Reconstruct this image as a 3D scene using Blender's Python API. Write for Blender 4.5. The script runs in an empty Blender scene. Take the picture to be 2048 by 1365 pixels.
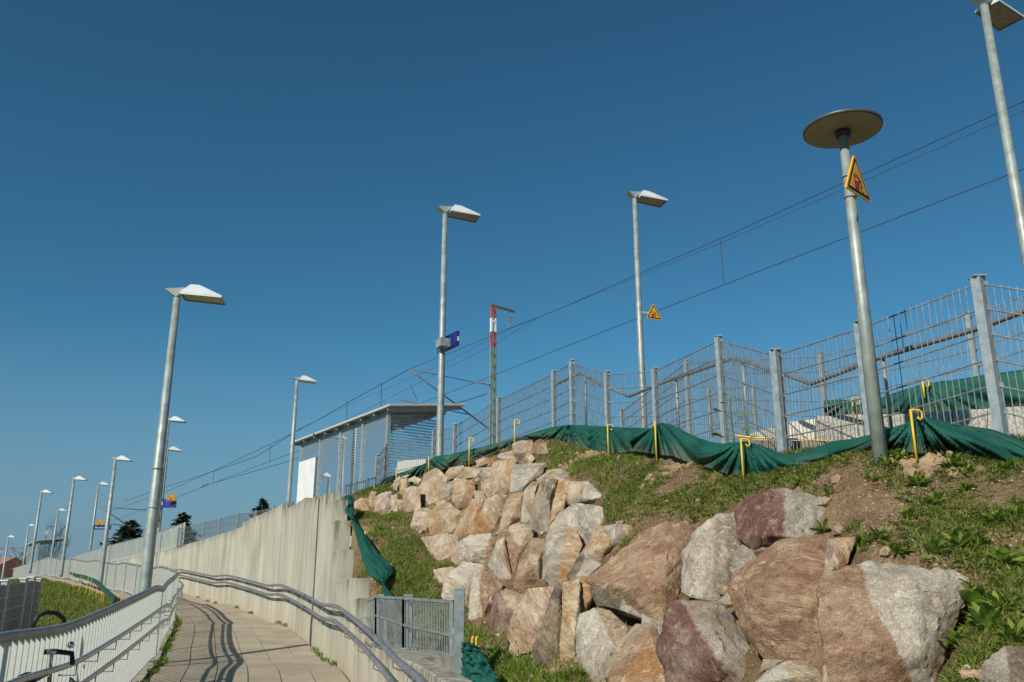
import bpy, bmesh, math, random
import numpy as np
from mathutils import Vector, Matrix, noise as mnoise
random.seed(7); np.random.seed(7)
S = bpy.context.scene
C = S.collection
# ------------------------------------------------------------------ camera, sky, sun, exposure
F = 1791.0; TH = math.atan(0.292); CT, ST = math.cos(TH), math.sin(TH); EYE = 1.6
cam = bpy.data.objects.new('camera', bpy.data.cameras.new('camera')); C.objects.link(cam)
cam.location = (0, 0, EYE); cam.rotation_euler = (math.pi/2 + TH, 0, 0)
cam.data.lens = 36*F/2048; cam.data.sensor_width = 36; cam.data.clip_end = 6000; cam.data.clip_start = 0.05
S.camera = cam
SUN_EL = math.radians(34); SUN_TO = Vector((-0.56, -0.83, 0)).normalized()     # horizontal direction towards the sun
sdir = Vector((SUN_TO.x*math.cos(SUN_EL), SUN_TO.y*math.cos(SUN_EL), math.sin(SUN_EL)))
wd = bpy.data.worlds.new('World'); S.world = wd; wd.use_nodes = True
nt = wd.node_tree; bg = nt.nodes['Background']
sky = nt.nodes.new('ShaderNodeTexSky'); sky.sky_type = 'NISHITA'; sky.sun_disc = False
sky.sun_elevation = SUN_EL; sky.sun_rotation = math.atan2(SUN_TO.x, SUN_TO.y)
sky.altitude = 200; sky.air_density = 1.0; sky.dust_density = 0.4; sky.ozone_density = 2.2
sg = nt.nodes.new('ShaderNodeGamma'); sg.inputs['Gamma'].default_value = 1.15
tint = nt.nodes.new('ShaderNodeMix'); tint.data_type = 'RGBA'; tint.blend_type = 'MULTIPLY'
tint.inputs[0].default_value = 1.0; tint.inputs[7].default_value = (0.29, 0.63, 0.655, 1)
nt.links.new(sky.outputs[0], sg.inputs[0]); nt.links.new(sg.outputs[0], tint.inputs[6]); 
wtc = nt.nodes.new('ShaderNodeTexCoord'); wsp = nt.nodes.new('ShaderNodeSeparateXYZ'); nt.links.new(wtc.outputs['Generated'], wsp.inputs[0])
wmr = nt.nodes.new('ShaderNodeMapRange'); wmr.interpolation_type = 'SMOOTHSTEP'; wmr.inputs[1].default_value = .30; wmr.inputs[2].default_value = .0; wmr.inputs[3].default_value = 0; wmr.inputs[4].default_value = .95
nt.links.new(wsp.outputs[2], wmr.inputs[0])
hz = nt.nodes.new('ShaderNodeMix'); hz.data_type = 'RGBA'; nt.links.new(wmr.outputs[0], hz.inputs[0]); nt.links.new(tint.outputs[2], hz.inputs[6]); hz.inputs[7].default_value = (1.85, 2.85, 3.85, 1)
nt.links.new(hz.outputs[2], bg.inputs[0])
bg.inputs[1].default_value = 0.092
sl = bpy.data.lights.new('sun', 'SUN'); sl.energy = 4.6; sl.angle = math.radians(0.53); sl.color = (1.0, 0.93, 0.80)
so = bpy.data.objects.new('sun', sl); C.objects.link(so); so.rotation_euler = sdir.to_track_quat('Z', 'Y').to_euler(); so.location = (-20, -30, 30)
S.view_settings.view_transform = 'Standard'; S.view_settings.look = 'None'; S.view_settings.gamma = 1
S.view_settings.exposure = 0.08; S.view_settings.use_curve_mapping = False
# ------------------------------------------------------------------ projection helpers
def ray(px, py):
    cx = (px-1024)/F; cy = (682.5-py)/F; den = CT - cy*ST
    return cx/den, (ST+cy*CT)/den
def W(px, py, Y):
    a, b = ray(px, py); return Vector((a*Y, Y, EYE+b*Y))
def Wplane(px, py, p0, n):
    a, b = ray(px, py); d = Vector((a, 1, b)); o = Vector((0, 0, EYE))
    return o + d*((p0-o).dot(n)/d.dot(n))
def Wz(px, py, X0Y): return W(px, py, X0Y)
# ------------------------------------------------------------------ materials
MATS = {}
def mat(name, c1, c2=None, rough=0.6, metal=0.0, scale=4.0, stretch=(1,1,1), bump=0.0, bscale=None, detail=6, spec=0.4, fine=0.0, contrast=(0.35,0.65)):
    if name in MATS: return MATS[name]
    m = bpy.data.materials.new(name); m.use_nodes = True; n = m.node_tree.nodes; l = m.node_tree.links
    p = n['Principled BSDF']; p.inputs['Roughness'].default_value = rough; p.inputs['Metallic'].default_value = metal
    p.inputs['Specular IOR Level'].default_value = spec
    p.inputs['Base Color'].default_value = (*c1, 1)
    if c2 or bump or fine:
        tc = n.new('ShaderNodeTexCoord'); mp = n.new('ShaderNodeMapping'); mp.inputs['Scale'].default_value = stretch
        l.new(tc.outputs['Object'], mp.inputs[0])
    if c2:
        nz = n.new('ShaderNodeTexNoise'); nz.inputs['Scale'].default_value = scale; nz.inputs['Detail'].default_value = detail
        l.new(mp.outputs[0], nz.inputs['Vector'])
        r = n.new('ShaderNodeValToRGB'); r.color_ramp.elements[0].position = contrast[0]; r.color_ramp.elements[1].position = contrast[1]
        r.color_ramp.elements[0].color = (*c1, 1); r.color_ramp.elements[1].color = (*c2, 1)
        l.new(nz.outputs[0], r.inputs[0]); out = r.outputs[0]
        if fine:
            f = n.new('ShaderNodeTexNoise'); f.inputs['Scale'].default_value = scale*14; f.inputs['Detail'].default_value = 3
            l.new(tc.outputs['Object'], f.inputs['Vector'])
            mr = n.new('ShaderNodeMapRange'); mr.inputs[1].default_value = .3; mr.inputs[2].default_value = .7; mr.inputs[3].default_value = 1-fine; mr.inputs[4].default_value = 1+fine
            l.new(f.outputs[0], mr.inputs[0])
            vm = n.new('ShaderNodeVectorMath'); vm.operation = 'SCALE'; l.new(out, vm.inputs[0]); l.new(mr.outputs[0], vm.inputs['Scale']); out = vm.outputs[0]
        l.new(out, p.inputs['Base Color'])
    if bump:
        b = n.new('ShaderNodeBump'); b.inputs['Strength'].default_value = bump; b.inputs['Distance'].default_value = 0.02
        bn = n.new('ShaderNodeTexNoise'); bn.inputs['Scale'].default_value = bscale or scale*5; bn.inputs['Detail'].default_value = 8
        l.new(mp.outputs[0], bn.inputs['Vector']); l.new(bn.outputs[0], b.inputs['Height']); l.new(b.outputs[0], p.inputs['Normal'])
    MATS[name] = m; return m
galv = mat('galvanised_steel', (.24,.275,.265), (.36,.40,.375), .5, .3, 9, fine=.12, bump=.05)
galv_dark = mat('galvanised_wire', (.15,.165,.175), (.27,.285,.29), .5, .3, 14)
galv_post = mat('galvanised_post', (.25,.30,.32), (.37,.42,.44), .5, .3, 16, fine=.1)
paint_green = mat('grey_green_mast_paint', (.15,.18,.125), (.21,.24,.17), .6, .0, 3)
red = mat('red_paint', (.42,.085,.055), (.36,.075,.05), .6)
white = mat('white_paint', (.75,.76,.74), (.66,.67,.66), .5)
slatm = mat('pale_grey_coated_slat', (.50,.53,.49), (.58,.61,.57), .5, .05, 3, fine=.04)
railm = mat('grey_top_rail', (.20,.21,.22), (.28,.29,.30), .45, .3, 6)
steel = mat('brushed_steel_pipe', (.34,.33,.33), (.44,.42,.42), .32, .75, 8)
pipem = mat('grey_handrail_pipe', (.20,.20,.22), (.30,.30,.32), .38, .5, 5)
lamp_top = mat('pale_lamp_housing', (.50,.55,.56), (.58,.62,.62), .5)
lamp_glass = mat('lamp_lens', (.40,.36,.27), (.28,.25,.19), .25, scale=12)
dark = mat('dark_trim', (.03,.03,.035), (.05,.05,.05), .5)
rubber = mat('black_rubber', (.012,.012,.013), None, .5)
chrome = mat('chrome', (.6,.6,.62), None, .12, 1.0)
yellow = mat('yellow_paint', (.80,.50,.02), (.70,.42,.02), .45, scale=20)
blue = mat('blue_sign', (.012,.02,.19), (.015,.025,.16), .35)
sign_y = mat('sign_yellow', (.82,.42,.01), None, .4)
sign_k = mat('sign_black', (.015,.012,.01), None, .5)
sign_r = mat('sign_red', (.45,.02,.03), None, .5)
wire_m = mat('copper_wire', (.035,.033,.035), None, .6)
ceram = mat('brown_insulator', (.20,.13,.10), (.35,.30,.26), .3)
bark = mat('bark', (.07,.05,.035), (.12,.09,.06), .9, scale=8)
needle = mat('spruce_needles', (.018,.034,.014), (.035,.055,.022), .8, scale=2)
roof_tile = mat('roof_tiles', (.28,.12,.08), (.36,.18,.12), .8)
render_w = mat('pale_render', (.55,.52,.46), None, .9)
pave = mat('pavers', (.325,.275,.20), (.395,.338,.25), .85, 0, 2.0, bump=.15, bscale=60, fine=.10)
_n=pave.node_tree.nodes; _l=pave.node_tree.links; _p=_n['Principled BSDF']; _src=_p.inputs['Base Color'].links[0].from_socket
_oi=_n.new('ShaderNodeObjectInfo'); _mr=_n.new('ShaderNodeMapRange'); _mr.inputs[3].default_value=.90; _mr.inputs[4].default_value=1.07; _l.new(_oi.outputs['Random'],_mr.inputs[0])
_v=_n.new('ShaderNodeVectorMath'); _v.operation='SCALE'; _l.new(_src,_v.inputs[0]); _l.new(_mr.outputs[0],_v.inputs['Scale']); _l.new(_v.outputs[0],_p.inputs['Base Color'])
joint = mat('joint_sand', (.13,.11,.085), (.18,.15,.12), .95, scale=20)
blockm = mat('exposed_aggregate', (.24,.22,.19), (.50,.48,.44), .9, 0, 40, bump=.5, bscale=60)
cream = mat('cream_panel', (.60,.56,.47), (.68,.64,.54), .8)
boardm = mat('grey_board', (.19,.19,.18), (.26,.255,.24), .8, scale=3, fine=.1)

def concrete():
    m = bpy.data.materials.new('board_marked_concrete'); m.use_nodes = True; n = m.node_tree.nodes; l = m.node_tree.links
    p = n['Principled BSDF']; p.inputs['Roughness'].default_value = .88; p.inputs['Specular IOR Level'].default_value = .25
    tc = n.new('ShaderNodeTexCoord')
    def nz(sc, vec, det=6):
        mp = n.new('ShaderNodeMapping'); mp.inputs['Scale'].default_value = vec; l.new(tc.outputs['Object'], mp.inputs[0])
        t = n.new('ShaderNodeTexNoise'); t.inputs['Scale'].default_value = sc; t.inputs['Detail'].default_value = det; l.new(mp.outputs[0], t.inputs['Vector']); return t.outputs[0]
    a = nz(2.2, (1, 1, .12)); b = nz(.9, (1, 1, 1)); c = nz(9, (1, 1, .1), 3); d = nz(40, (1,1,1), 4)
    r = n.new('ShaderNodeValToRGB'); e = r.color_ramp.elements
    e[0].position = .36; e[0].color = (.345,.33,.262,1); e[1].position = .62; e[1].color = (.525,.505,.41,1)
    mid = e.new(.5); mid.color = (.445,.43,.345,1)
    mx = n.new('ShaderNodeMath'); mx.operation = 'MULTIPLY_ADD'; mx.inputs[1].default_value = .5
    l.new(a, mx.inputs[0]); m2 = n.new('ShaderNodeMath'); m2.operation = 'MULTIPLY'; m2.inputs[1].default_value = .45; l.new(b, m2.inputs[0]); l.new(m2.outputs[0], mx.inputs[2])
    l.new(mx.outputs[0], r.inputs[0])
    mr = n.new('ShaderNodeMapRange'); mr.inputs[1].default_value=.3; mr.inputs[2].default_value=.7; mr.inputs[3].default_value=.86; mr.inputs[4].default_value=1.08; l.new(c, mr.inputs[0])
    mr2 = n.new('ShaderNodeMapRange'); mr2.inputs[1].default_value=.3; mr2.inputs[2].default_value=.7; mr2.inputs[3].default_value=.93; mr2.inputs[4].default_value=1.06; l.new(d, mr2.inputs[0])
    mm = n.new('ShaderNodeMath'); mm.operation='MULTIPLY'; l.new(mr.outputs[0], mm.inputs[0]); l.new(mr2.outputs[0], mm.inputs[1])
    # dark weathering streaks running down from the top edge: vertex attribute 'top' is 1 at the top edge
    at = n.new('ShaderNodeAttribute'); at.attribute_name = 'topdist'
    st = nz(14, (1,1,.05), 2)
    k = n.new('ShaderNodeMath'); k.operation='MULTIPLY_ADD'; k.inputs[1].default_value = -1.0; l.new(at.outputs['Fac'], k.inputs[0]); l.new(st, k.inputs[2])
    kr = n.new('ShaderNodeMapRange'); kr.inputs[1].default_value=.35; kr.inputs[2].default_value=.62; kr.inputs[3].default_value=1; kr.inputs[4].default_value=.45; l.new(k.outputs[0], kr.inputs[0])
    m3 = n.new('ShaderNodeMath'); m3.operation='MULTIPLY'; l.new(mm.outputs[0], m3.inputs[0]); l.new(kr.outputs[0], m3.inputs[1])
    vm = n.new('ShaderNodeVectorMath'); vm.operation='SCALE'; l.new(r.outputs[0], vm.inputs[0]); l.new(m3.outputs[0], vm.inputs['Scale'])
    # rusty soil splash at the foot
    at2 = n.new('ShaderNodeAttribute'); at2.attribute_name = 'footdist'
    f1 = n.new('ShaderNodeMath'); f1.operation='MULTIPLY_ADD'; f1.inputs[1].default_value=-1.3; l.new(at2.outputs['Fac'], f1.inputs[0]); l.new(b, f1.inputs[2])
    fr = n.new('ShaderNodeMapRange'); fr.inputs[1].default_value=0.0; fr.inputs[2].default_value=.6; fr.inputs[3].default_value=0; fr.inputs[4].default_value=.5; l.new(f1.outputs[0], fr.inputs[0])
    mix = n.new('ShaderNodeMix'); mix.data_type='RGBA'; l.new(fr.outputs[0], mix.inputs[0]); l.new(vm.outputs[0], mix.inputs[6]); mix.inputs[7].default_value=(.40,.30,.22,1)
    l.new(mix.outputs[2], p.inputs['Base Color'])
    bp = n.new('ShaderNodeBump'); bp.inputs['Strength'].default_value=.25; bp.inputs['Distance'].default_value=.01; l.new(c, bp.inputs['Height']); l.new(bp.outputs[0], p.inputs['Normal'])
    return m
conc = concrete()

def glassmat():
    m = bpy.data.materials.new('striped_glass'); m.use_nodes = True; n = m.node_tree.nodes; l = m.node_tree.links
    out = n['Material Output']; n.remove(n['Principled BSDF'])
    tr = n.new('ShaderNodeBsdfTransparent'); tr.inputs[0].default_value = (.80,.92,.96,1)
    gl = n.new('ShaderNodeBsdfGlossy'); gl.inputs['Roughness'].default_value = .03; gl.inputs[0].default_value=(.9,.95,1,1)
    m1 = n.new('ShaderNodeMixShader'); fr = n.new('ShaderNodeFresnel'); fr.inputs[0].default_value = 1.5
    l.new(fr.outputs[0], m1.inputs[0]); l.new(tr.outputs[0], m1.inputs[1]); l.new(gl.outputs[0], m1.inputs[2])
    df = n.new('ShaderNodeBsdfTranslucent'); df.inputs[0].default_value=(.40,.46,.47,1)
    d2 = n.new('ShaderNodeBsdfDiffuse'); d2.inputs[0].default_value=(.33,.37,.37,1)
    dm = n.new('ShaderNodeMixShader'); l.new(df.outputs[0], dm.inputs[1]); l.new(d2.outputs[0], dm.inputs[2])
    at = n.new('ShaderNodeAttribute'); at.attribute_name = 'topdist'      # metres below the pane top
    s = n.new('ShaderNodeMath'); s.operation='MULTIPLY'; s.inputs[1].default_value = 1/0.088; l.new(at.outputs['Fac'], s.inputs[0])
    fr2 = n.new('ShaderNodeMath'); fr2.operation='FRACT'; l.new(s.outputs[0], fr2.inputs[0])
    th = n.new('ShaderNodeMapRange'); th.inputs[1].default_value=0; th.inputs[2].default_value=2.0; th.inputs[3].default_value=.62; th.inputs[4].default_value=.12; l.new(at.outputs['Fac'], th.inputs[0])
    lt = n.new('ShaderNodeMath'); lt.operation='LESS_THAN'; l.new(fr2.outputs[0], lt.inputs[0]); l.new(th.outputs[0], lt.inputs[1])
    sc = n.new('ShaderNodeMath'); sc.operation='MULTIPLY'; sc.inputs[1].default_value=.8; l.new(lt.outputs[0], sc.inputs[0])
    m2 = n.new('ShaderNodeMixShader'); l.new(sc.outputs[0], m2.inputs[0]); l.new(m1.outputs[0], m2.inputs[1]); l.new(dm.outputs[0], m2.inputs[2])
    l.new(m2.outputs[0], out.inputs[0]); return m
glass = glassmat()

def soilmat():
    m = bpy.data.materials.new('sandy_soil'); m.use_nodes = True; n = m.node_tree.nodes; l = m.node_tree.links
    p = n['Principled BSDF']; p.inputs['Roughness'].default_value=.95; p.inputs['Specular IOR Level'].default_value=.1
    tc = n.new('ShaderNodeTexCoord')
    def nz(sc, det=8, rg=.6):
        t = n.new('ShaderNodeTexNoise'); t.inputs['Scale'].default_value=sc; t.inputs['Detail'].default_value=det; t.inputs['Roughness'].default_value=rg; l.new(tc.outputs['Object'], t.inputs['Vector']); return t.outputs[0]
    r = n.new('ShaderNodeValToRGB'); e=r.color_ramp.elements; e[0].position=.32; e[0].color=(.10,.065,.038,1); e[1].position=.66; e[1].color=(.30,.20,.125,1); q=e.new(.5); q.color=(.18,.12,.07,1)
    l.new(nz(1.6,10,.7), r.inputs[0])
    vo = n.new('ShaderNodeTexVoronoi'); vo.inputs['Scale'].default_value=38; l.new(tc.outputs['Object'], vo.inputs['Vector'])
    lt = n.new('ShaderNodeMath'); lt.operation='LESS_THAN'; lt.inputs[1].default_value=.22; l.new(vo.outputs['Distance'], lt.inputs[0])
    cr = n.new('ShaderNodeSeparateColor'); l.new(vo.outputs['Color'], cr.inputs[0])
    gt = n.new('ShaderNodeMath'); gt.operation='GREATER_THAN'; gt.inputs[1].default_value=.72; l.new(cr.outputs[0], gt.inputs[0])
    mu = n.new('ShaderNodeMath'); mu.operation='MULTIPLY'; l.new(lt.outputs[0], mu.inputs[0]); l.new(gt.outputs[0], mu.inputs[1])
    mx = n.new('ShaderNodeMix'); mx.data_type='RGBA'; l.new(mu.outputs[0], mx.inputs[0]); l.new(r.outputs[0], mx.inputs[6]); mx.inputs[7].default_value=(.46,.38,.29,1)
    f = nz(60,4); mr=n.new('ShaderNodeMapRange'); mr.inputs[1].default_value=.3; mr.inputs[2].default_value=.7; mr.inputs[3].default_value=.45; mr.inputs[4].default_value=1.5; l.new(f, mr.inputs[0])
    vm=n.new('ShaderNodeVectorMath'); vm.operation='SCALE'; l.new(mx.outputs[2], vm.inputs[0]); l.new(mr.outputs[0], vm.inputs['Scale'])
    # green moss and seedlings where the noise is high
    g = nz(1.1,6,.6); gr=n.new('ShaderNodeMapRange'); gr.inputs[1].default_value=.47; gr.inputs[2].default_value=.60; gr.inputs[3].default_value=0; gr.inputs[4].default_value=.35; l.new(g, gr.inputs[0])
    m4=n.new('ShaderNodeMix'); m4.data_type='RGBA'; l.new(gr.outputs[0], m4.inputs[0]); l.new(vm.outputs[0], m4.inputs[6]); m4.inputs[7].default_value=(.085,.10,.03,1)
    l.new(m4.outputs[2], p.inputs['Base Color'])
    bp=n.new('ShaderNodeBump'); bp.inputs['Strength'].default_value=.9; bp.inputs['Distance'].default_value=.02; l.new(nz(30,8,.7), bp.inputs['Height']); l.new(bp.outputs[0], p.inputs['Normal'])
    return m
soil = soilmat()

PAL = {   # dark tone, pale tone, stain colour, stain amount
 'grey':  ((.27,.235,.19),(.44,.395,.33),(.29,.20,.12),.4),
 'white': ((.37,.32,.26),(.54,.49,.40),(.38,.28,.185),.35),
 'tan':   ((.31,.225,.145),(.51,.415,.30),(.29,.165,.085),.5),
 'orange':((.33,.22,.13),(.50,.385,.255),(.35,.17,.065),.7),
 'red':   ((.25,.155,.10),(.42,.30,.20),(.23,.12,.065),.65),
 'maroon':((.17,.095,.075),(.33,.25,.195),(.135,.062,.05),.65),
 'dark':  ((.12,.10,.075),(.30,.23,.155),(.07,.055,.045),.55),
 'pink':  ((.33,.24,.175),(.52,.42,.32),(.31,.18,.105),.45)}
RMC={}
def rockmat(n1,n2):
    if (n1,n2) in RMC: return RMC[(n1,n2)]
    m = bpy.data.materials.new(n1+'_'+n2+'_granite'); m.use_nodes = True; n = m.node_tree.nodes; l = m.node_tree.links
    p = n['Principled BSDF']; p.inputs['Roughness'].default_value=.85; p.inputs['Specular IOR Level'].default_value=.25
    tc = n.new('ShaderNodeTexCoord'); oi = n.new('ShaderNodeObjectInfo')
    ad = n.new('ShaderNodeVectorMath'); ad.operation='ADD'; rs=n.new('ShaderNodeVectorMath'); rs.operation='SCALE'; rs.inputs['Scale'].default_value=37
    cb = n.new('ShaderNodeCombineXYZ'); [l.new(oi.outputs['Random'], cb.inputs[i]) for i in range(3)]
    l.new(cb.outputs[0], rs.inputs[0]); l.new(tc.outputs['Object'], ad.inputs[0]); l.new(rs.outputs[0], ad.inputs[1])
    vr=n.new('ShaderNodeVectorRotate'); vr.rotation_type='AXIS_ANGLE'; vr.inputs['Axis'].default_value=(.5,.8,.3)
    an=n.new('ShaderNodeMath'); an.operation='MULTIPLY'; an.inputs[1].default_value=5.0; l.new(oi.outputs['Random'],an.inputs[0]); l.new(an.outputs[0],vr.inputs['Angle']); l.new(ad.outputs[0],vr.inputs['Vector'])
    def nz(sc, det=8, rg=.6, vec=(1,1,1), dist=0):
        mp=n.new('ShaderNodeMapping'); mp.inputs['Scale'].default_value=vec; l.new(vr.outputs[0], mp.inputs[0])
        t=n.new('ShaderNodeTexNoise'); t.inputs['Scale'].default_value=sc; t.inputs['Detail'].default_value=det; t.inputs['Roughness'].default_value=rg; t.inputs['Distortion'].default_value=dist; l.new(mp.outputs[0], t.inputs['Vector']); return t.outputs[0]
    def mr(src,a0,a1,b0,b1):
        q=n.new('ShaderNodeMapRange'); q.inputs[1].default_value=a0; q.inputs[2].default_value=a1; q.inputs[3].default_value=b0; q.inputs[4].default_value=b1; l.new(src,q.inputs[0]); return q.outputs[0]
    def mixc(f,a_,b_):
        q=n.new('ShaderNodeMix'); q.data_type='RGBA'; l.new(f,q.inputs[0])
        for k_,v_ in ((6,a_),(7,b_)):
            if isinstance(v_,tuple): q.inputs[k_].default_value=(*v_,1)
            else: l.new(v_,q.inputs[k_])
        return q.outputs[2]
    streak=(1,1,.3)
    nA=nz(4.5,9,.68,streak,.6); nB=nz(2.4,8,.68,streak,1.0); nV=nz(10,7,.72,streak,1.6); fine=nz(150,3,.7); nL=nz(18,5,.65)
    cols=[]
    for nm in (n1,n2):
        base,pale,stain,amt=PAL[nm]
        c=mixc(mr(nA,.42,.60,0,1),base,pale)
        c=mixc(mr(nB,.64-amt*.28,.78-amt*.24,0,.85),c,stain); cols.append(c)
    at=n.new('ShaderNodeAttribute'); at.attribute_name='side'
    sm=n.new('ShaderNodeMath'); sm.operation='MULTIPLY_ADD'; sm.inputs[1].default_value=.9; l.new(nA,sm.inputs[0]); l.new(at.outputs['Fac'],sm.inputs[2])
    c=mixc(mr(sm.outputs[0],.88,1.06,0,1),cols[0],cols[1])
    pl=PAL[n1][1]
    c=mixc(mr(nV,.54,.62,0,.6),c,(pl[0]*1.2,pl[1]*1.2,pl[2]*1.15))
    nF=nz(26,7,.78,(1,1,.22),1.4); fs=mr(nF,.36,.64,.70,1.26)
    f2=mr(fine,.34,.66,.62,1.30); k2=mr(nL,.60,.72,1,.5)
    ff_=n.new('ShaderNodeMath'); ff_.operation='MULTIPLY'; l.new(fs,ff_.inputs[0]); l.new(f2,ff_.inputs[1]); f2=ff_.outputs[0]
    # convex edges are freshly chipped and paler
    ge=n.new('ShaderNodeAttribute'); ge.attribute_name='edge'
    c=mixc(mr(ge.outputs['Fac'],.15,.8,0,.45),c,(pl[0]*1.15,pl[1]*1.12,pl[2]*1.08))
    mm=n.new('ShaderNodeMath'); mm.operation='MULTIPLY'; l.new(f2,mm.inputs[0]); l.new(k2,mm.inputs[1])
    vm=n.new('ShaderNodeVectorMath'); vm.operation='SCALE'; l.new(c,vm.inputs[0]); l.new(mm.outputs[0],vm.inputs['Scale']); l.new(vm.outputs[0],p.inputs['Base Color'])
    b1=n.new('ShaderNodeBump'); b1.inputs['Strength'].default_value=1; b1.inputs['Distance'].default_value=.035; l.new(nz(11,10,.72,streak,.6), b1.inputs['Height'])
    b2=n.new('ShaderNodeBump'); b2.inputs['Strength'].default_value=.5; b2.inputs['Distance'].default_value=.006; l.new(nz(80,5,.7), b2.inputs['Height']); l.new(b1.outputs[0], b2.inputs['Normal'])
    l.new(b2.outputs[0], p.inputs['Normal']); RMC[(n1,n2)]=m; return m
def clothmat():
    m = bpy.data.materials.new('green_membrane'); m.use_nodes=True; n=m.node_tree.nodes; l=m.node_tree.links; p=n['Principled BSDF']
    p.inputs['Roughness'].default_value=.72; p.inputs['Specular IOR Level'].default_value=.25
    tc=n.new('ShaderNodeTexCoord'); t=n.new('ShaderNodeTexNoise'); t.inputs['Scale'].default_value=3; t.inputs['Detail'].default_value=8; l.new(tc.outputs['Object'], t.inputs['Vector'])
    r=n.new('ShaderNodeValToRGB'); r.color_ramp.elements[0].color=(.005,.062,.048,1); r.color_ramp.elements[1].color=(.011,.095,.070,1); r.color_ramp.elements[0].position=.35; r.color_ramp.elements[1].position=.65; l.new(t.outputs[0], r.inputs[0])
    at=n.new('ShaderNodeAttribute'); at.attribute_name='footdist'
    a=n.new('ShaderNodeMath'); a.operation='MULTIPLY_ADD'; a.inputs[1].default_value=-.9; l.new(at.outputs['Fac'], a.inputs[0]); l.new(t.outputs[0], a.inputs[2])
    q=n.new('ShaderNodeMapRange'); q.inputs[1].default_value=.15; q.inputs[2].default_value=.55; q.inputs[3].default_value=0; q.inputs[4].default_value=.5; l.new(a.outputs[0], q.inputs[0])
    mx=n.new('ShaderNodeMix'); mx.data_type='RGBA'; l.new(q.outputs[0], mx.inputs[0]); l.new(r.outputs[0], mx.inputs[6]); mx.inputs[7].default_value=(.13,.12,.085,1)
    l.new(mx.outputs[2], p.inputs['Base Color']); return m
clothm = clothmat()
def leafmat(name, c1, c2, tr=.35):
    m = bpy.data.materials.new(name); m.use_nodes=True; n=m.node_tree.nodes; l=m.node_tree.links; out=n['Material Output']; p=n['Principled BSDF']; p.inputs['Roughness'].default_value=.55
    p.inputs['Specular IOR Level'].default_value=.25
    tc=n.new('ShaderNodeTexCoord'); t=n.new('ShaderNodeTexNoise'); t.inputs['Scale'].default_value=2.5; t.inputs['Detail'].default_value=6; l.new(tc.outputs['Object'], t.inputs['Vector'])
    at=n.new('ShaderNodeAttribute'); at.attribute_name='var'
    s=n.new('ShaderNodeMath'); s.operation='MULTIPLY_ADD'; s.inputs[1].default_value=.6; l.new(at.outputs['Fac'], s.inputs[0]); 
    s0=n.new('ShaderNodeMath'); s0.operation='MULTIPLY'; s0.inputs[1].default_value=.55; l.new(t.outputs[0], s0.inputs[0]); l.new(s0.outputs[0], s.inputs[2])
    r=n.new('ShaderNodeValToRGB'); r.color_ramp.elements[0].color=(*c1,1); r.color_ramp.elements[1].color=(*c2,1); r.color_ramp.elements[0].position=.2; r.color_ramp.elements[1].position=.75; l.new(s.outputs[0], r.inputs[0])
    l.new(r.outputs[0], p.inputs['Base Color']); tl=n.new('ShaderNodeBsdfTranslucent'); l.new(r.outputs[0], tl.inputs[0])
    mx=n.new('ShaderNodeMixShader'); mx.inputs[0].default_value=tr; l.new(p.outputs[0], mx.inputs[1]); l.new(tl.outputs[0], mx.inputs[2]); l.new(mx.outputs[0], out.inputs[0]); return m
grassm = leafmat('grass_blades', (.055,.085,.014), (.24,.27,.055))
drym = leafmat('dry_grass', (.13,.09,.045), (.36,.28,.15), .2)
weedm = leafmat('weed_leaves', (.08,.14,.02), (.26,.36,.06),.45)
lawnm = mat('lawn_turf', (.06,.095,.02), (.12,.155,.04), .95, 0, .8, bump=.5, bscale=8, fine=.3)
farground = mat('far_meadow', (.08,.10,.04), (.12,.12,.06), .95, scale=.02)
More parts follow.
